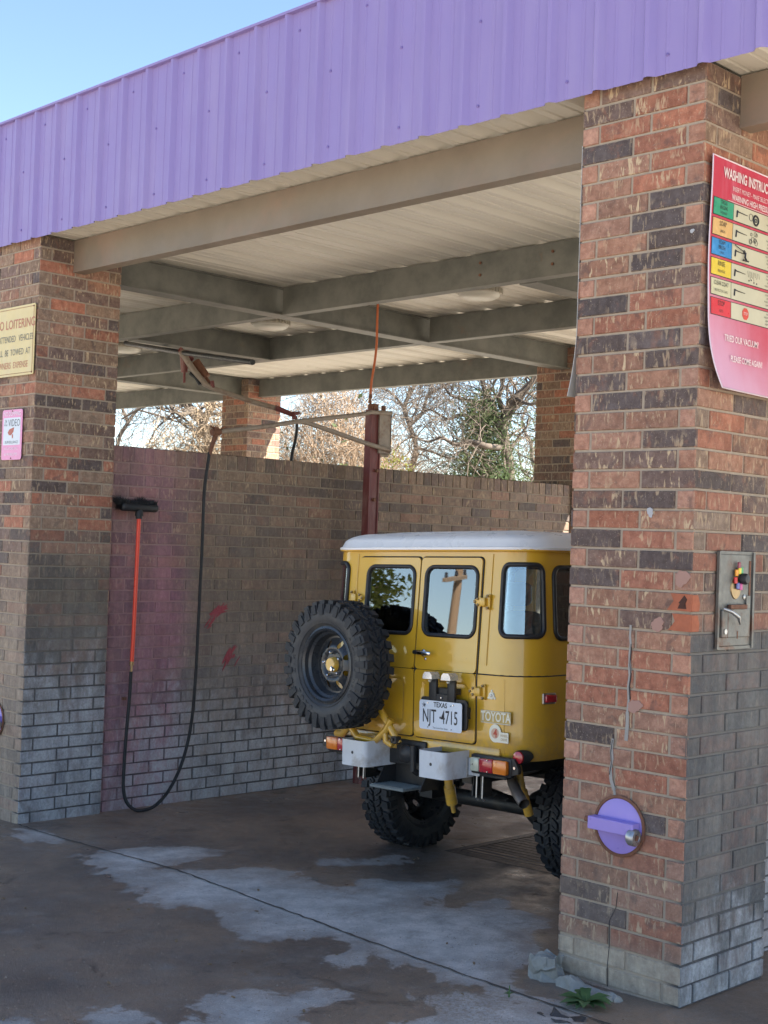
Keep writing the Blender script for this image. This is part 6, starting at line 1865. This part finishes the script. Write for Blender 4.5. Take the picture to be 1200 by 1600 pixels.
limb_tree([([(800, 800), (795, 740), (790, 700), (786, 668), (792, 645), (806, 622), (822, 606), (840, 590)], 0.20, 0.09),
  ([(788, 680), (776, 655), (770, 632), (758, 612), (752, 590)], 0.11, 0.05), ([(792, 645), (780, 625), (785, 600), (790, 580)], 0.08, 0.04),
  ([(790, 700), (760, 697, -1), (735, 690, -1), (712, 695, -1), (690, 684, -1), (668, 690, -1), (640, 680, -1)], 0.09, 0.02),
  ([(776, 655), (745, 660, 1), (722, 648, 1), (700, 655, 1), (672, 640, 1), (650, 650, 1)], 0.07, 0.02),
  ([(770, 632), (735, 626, 1), (705, 618, 1), (690, 600, 1), (660, 600, 1)], 0.06, 0.02), ([(806, 622), (830, 632, -1), (850, 620, -1)], 0.06, 0.03)],
  27, 8, 'gnarled bare oak with dark crooked limbs seen through the right gap', 31, lv=3, dens=0.80, tw_r=0.007)
limb_tree([([(640, 800), (642, 740), (650, 700), (640, 665), (632, 640), (640, 615), (655, 596), (680, 580)], 0.12, 0.05), ([(640, 665), (660, 645), (668, 620), (690, 605), (710, 596)], 0.07, 0.03),
  ([(650, 700), (672, 705), (700, 715), (730, 720)], 0.06, 0.02), ([(632, 640), (618, 620), (600, 608), (580, 600)], 0.05, 0.02)],
  32, 8, 'bare tree with arching twigs just right of the red post', 47, lv=3, dens=0.78, tw_r=0.007)
p = at(905, 760, 36); bare_tree(p.x, p.y, 9, 'bare tree behind the rear pillar on the right', 53, thick=0.2, lv=5)
p = at(500, 760, 38); bare_tree(p.x, p.y, 8.5, 'bare tree rising behind the brown brush between far pillar and red post', 59, thick=0.18, lv=5)
p = at(298, 760, 22); brush('dead_vine_mound', p.x, p.y, 1.2, 1.5, 4.35, 6000, vine, 'pale beige mound of dead vines above the stained wall', 3, L=0.45, zb=1.6, r_=0.007)
p = at(352, 760, 21.5); brush('dead_vine_mound', p.x, p.y, 0.8, 1.0, 5.3, 4500, vine, 'taller pale clump of dead vines beside the far pillar', 9, L=0.45, zb=1.6, r_=0.007)
p = at(205, 760, 25); brush('dead_vine_mound', p.x, p.y, 1.5, 2.0, 3.85, 2600, vine, 'lower pale tangle of dead vines at the left pillar edge', 8, L=0.6, zb=1.6, r_=0.007)
p = at(510, 760, 25); brush('twig_thicket', p.x, p.y, 1.7, 1.5, 5.9, 7500, brown, 'dense thicket of upright tan twigs between the far pillar and the red post', 5, L=1.0, up=1.1, zb=1.0, r_=0.006, leaf=green1, nleaf=150, ls=0.06)
p = at(600, 760, 26); brush('twig_thicket', p.x, p.y, 0.8, 1.2, 5.2, 1800, brown, 'thinner tan twig thicket behind the red post', 15, L=0.9, up=1.0, zb=1.0, r_=0.006)
p = at(540, 760, 20); brush('green_bush', p.x, p.y, 0.5, 0.5, 3.15, 260, brown, 'light green bush low among the tan twigs', 6, L=0.4, zb=2.2, leaf=M_leaf('light_leaf', (0.10, 0.14, 0.05), (0.14, 0.18, 0.075), (0.19, 0.20, 0.10)), nleaf=1500, ls=0.035)
p = at(622, 765, 23); brush('yellow_bush', p.x, p.y, 0.45, 0.5, 3.6, 260, brown, 'yellow leaved bush beside the red post', 7, L=0.5, zb=2.0, leaf=green2, nleaf=1500, ls=0.03)
def cedar(x, y, h, rr_, label, seed, n=16000):
    rd = random.Random(seed); e = empty('cedar_tree', (x, y, G(x, y))); tag(e, label, 'tree', 'cedars beyond the bays')
    mb = MB(); lf = MB(); mb.tube([(0, 0, -.1), (0.05, 0, h * .5), (0, 0, h * .95)], [0.13, 0.08, 0.02], 6)
    tufts = []
    for i in range(150):
        z = h * (0.12 + 0.86 * rd.random() ** 0.9); rad = rr_ * (1.02 - (z / h) ** 1.5) * rd.uniform(0.35, 1.05); a = rd.uniform(0, 2 * PI)
        t = Vector((rad * math.cos(a), rad * math.sin(a), z)); tufts.append(t)
        seg(mb, Vector((0, 0, z - 0.4 * rad)), t, 0.022, 0.008, 3)
    for i in range(n):
        t = rd.choice(tufts); s = rr_ * 0.19
        p = t + Vector((rd.gauss(0, s), rd.gauss(0, s), rd.gauss(0, s * .8)))
        a = Vector((rd.gauss(0, 1) + p.x * .5, rd.gauss(0, 1) + p.y * .5, rd.gauss(0.5, .8))).normalized() * rd.uniform(.03, .075); b = a.orthogonal().normalized() * a.length * .2
        lf.add([tuple(p - a), tuple(p + b), tuple(p + a), tuple(p - b)], [(0, 1, 2, 3)])
    mb.build('trunk', bark, e); lf.build('foliage', green1, e)
p = at(752, 760, 27); cedar(p.x, p.y, 5.0, 1.15, 'small dark green cedar standing in front of the bare oak', 3, 17000)
p = at(838, 760, 31); cedar(p.x, p.y, 8.2, 1.0, 'taller thin cedar beside the rear right pillar', 4, 8000)
p = at(700, 760, 29); brush('scrub_thicket', p.x, p.y, 3.0, 1.6, 3.9, 2600, twigm, 'pale scrub along the top of the wall in the right gap', 17, L=0.8, zb=1.0, r_=0.006, leaf=green1, nleaf=500, ls=0.06)
# a far line of trees closing the view
rd = random.Random(77); mb = MB()
for i in range(9000):
    t = rd.random(); a = lerp(-78, 10, t); D_ = rd.uniform(60, 75); cx, cy = CAM[0] + D_ * math.sin(R(a)), CAM[1] + D_ * math.cos(R(a))
    z = rd.uniform(0, 1) * (3.0 + 0.8 * math.sin(a * 0.9) + 0.5 * math.sin(a * 2.3))
    d = Vector((rd.gauss(0, 1), rd.gauss(0, 1), rd.gauss(0.6, 1))).normalized()
    seg(mb, Vector((cx, cy, z)), Vector((cx, cy, z)) + d * 0.9, 0.035, 0.01, 3)
tag(mb.build('distant_woodland', simple('far_twigs', (0.33, 0.27, 0.21), 0.95, var=0.4, scale=0.4)), kind='stuff')

# ------------------------------------------------------------------ across the street, seen in the car windows
e = empty('utility_pole', (-28.9, -28.7, 0)); tag(e, 'weathered wooden utility pole with a crossarm, reflected in the rear door window', 'utility pole')
e.rotation_euler = (0, R(3.0), R(66))
mb = MB(); mb.tube([(0, 0, -0.3), (0, 0, 3), (0.05, 0, 6.0)], [0.19, 0.17, 0.14], 12); mb.build('pole', simple('pole_wood', (0.26, 0.17, 0.10), 0.85, var=0.4, scale=6, stretch=(4, 4, .5)), e, smooth=60)
mb = MB(); mb.box((-1.15, -0.09, 5.50), (1.15, 0.03, 5.64), Matrix.Rotation(R(8), 4, 'Y') @ Matrix.Translation((0, -.1, 0)), bev=.01); mb.build('crossarm', simple('arm_wood', (0.24, 0.17, 0.11), 0.85), e)
mb = MB()
for x in (-1.0, -0.1, 0.95): mb.lathe([(0.04, 0), (0.07, 0.06), (0.05, 0.10), (0.06, 0.16), (0, 0.2)], 12, Matrix.Rotation(R(8), 4, 'Y') @ Matrix.Translation((x, -.13, 5.64)))
mb.build('insulator', K['ink'], e, smooth=50)
mb = MB()
for z, dz in ((2.3, 0.3), (2.7, 0.25)): mb.tube([(x, 0, z + dz * ((x / 14) ** 2)) for x in [-14 + 2 * k for k in range(15)]], 0.022, 5)
mb.build('cable', K['ink'], e)
def leafy(x, y, h, rr_, label, seed, n=9000, m=None):
    rd = random.Random(seed); e = empty('leafy_tree', (x, y, G(x, y))); tag(e, label, 'tree', 'leafy trees across the street')
    mb = MB(); lf = MB(); mb.tube([(0, 0, -.1), (0.1, 0, h * .4), (0, 0, h * .8)], [0.25, 0.18, 0.05], 8)
    cl_ = []
    for i in range(60):
        d = Vector((rd.gauss(0, 1), rd.gauss(0, 1), rd.gauss(0, 1))).normalized() * rd.uniform(.4, 1); c_ = Vector((d.x * rr_, d.y * rr_, h * 0.58 + d.z * h * 0.40)); cl_.append(c_)
        seg(mb, Vector((0, 0, min(c_.z, h * .6) * .8)), c_, 0.05, 0.015, 4)
    for i in range(n):
        t = rd.choice(cl_); p = t + Vector((rd.gauss(0, .35), rd.gauss(0, .35), rd.gauss(0, .3))) * (rr_ / 2.6)
        a = Vector((rd.gauss(0, 1), rd.gauss(0, 1), rd.gauss(0, 1))).normalized() * rd.uniform(.08, .17); b = a.orthogonal().normalized() * a.length * .5
        lf.add([tuple(p - a), tuple(p + b), tuple(p + a), tuple(p - b)], [(0, 1, 2, 3)])
    mb.build('trunk', bark, e); lf.build('crown', m, e)
lm = M_leaf('street_leaf', (0.06, 0.09, 0.022), (0.12, 0.14, 0.03), (0.16, 0.17, 0.04))
leafy(-29.4, -22.5, 9.0, 2.5, 'tall leafy tree across the street, reflected in the left door window', 1, m=lm)
leafy(-28.5, -23.7, 4.2, 1.0, 'lower yellow green tree across the street', 2, 4000, m=lm)

# ------------------------------------------------------------------ camera, light, world
cam = bpy.data.cameras.new('camera'); cam.sensor_fit = 'HORIZONTAL'; cam.sensor_width = 36; cam.lens = 36 * 2112.4 / 1200; cam.clip_end = 3000; cam.clip_start = 0.05
co = link(bpy.data.objects.new('camera', cam)); co.matrix_world = frame(r2, u2, -fw, CAM)
SC.camera = co
SUN_AZ, SUN_EL = SUNP
sd_ = Vector((math.sin(R(SUN_AZ)) * math.cos(R(SUN_EL)), math.cos(R(SUN_AZ)) * math.cos(R(SUN_EL)), math.sin(R(SUN_EL))))
sl = bpy.data.lights.new('sun', 'SUN'); sl.energy = 5.0; sl.angle = R(0.53); sl.color = (1.0, 0.93, 0.82)
so = link(bpy.data.objects.new('sun', sl)); so.rotation_euler = sd_.to_track_quat('Z', 'Y').to_euler(); so.location = (10, 10, 20)
w = bpy.data.worlds.new('World'); SC.world = w; w.use_nodes = True; nt = w.node_tree; nt.nodes.clear()
sky = nt.nodes.new('ShaderNodeTexSky'); sky.sky_type = 'NISHITA'; sky.sun_disc = False; sky.sun_elevation = R(SUN_EL); sky.sun_rotation = R(SUN_AZ); sky.altitude = 900; sky.air_density = 1.0; sky.dust_density = 0.2; sky.ozone_density = 1.3
bg = nt.nodes.new('ShaderNodeBackground'); bg.inputs[1].default_value = 0.064; ow = nt.nodes.new('ShaderNodeOutputWorld')
nt.links.new(sky.outputs[0], bg.inputs[0]); nt.links.new(bg.outputs[0], ow.inputs[0])
SC.view_settings.view_transform = 'Standard'; SC.view_settings.look = 'None'; SC.view_settings.exposure = 2.32; SC.view_settings.gamma = 1.0
SC.cycles.max_bounces = 8; SC.cycles.diffuse_bounces = 5; SC.cycles.transparent_max_bounces = 12
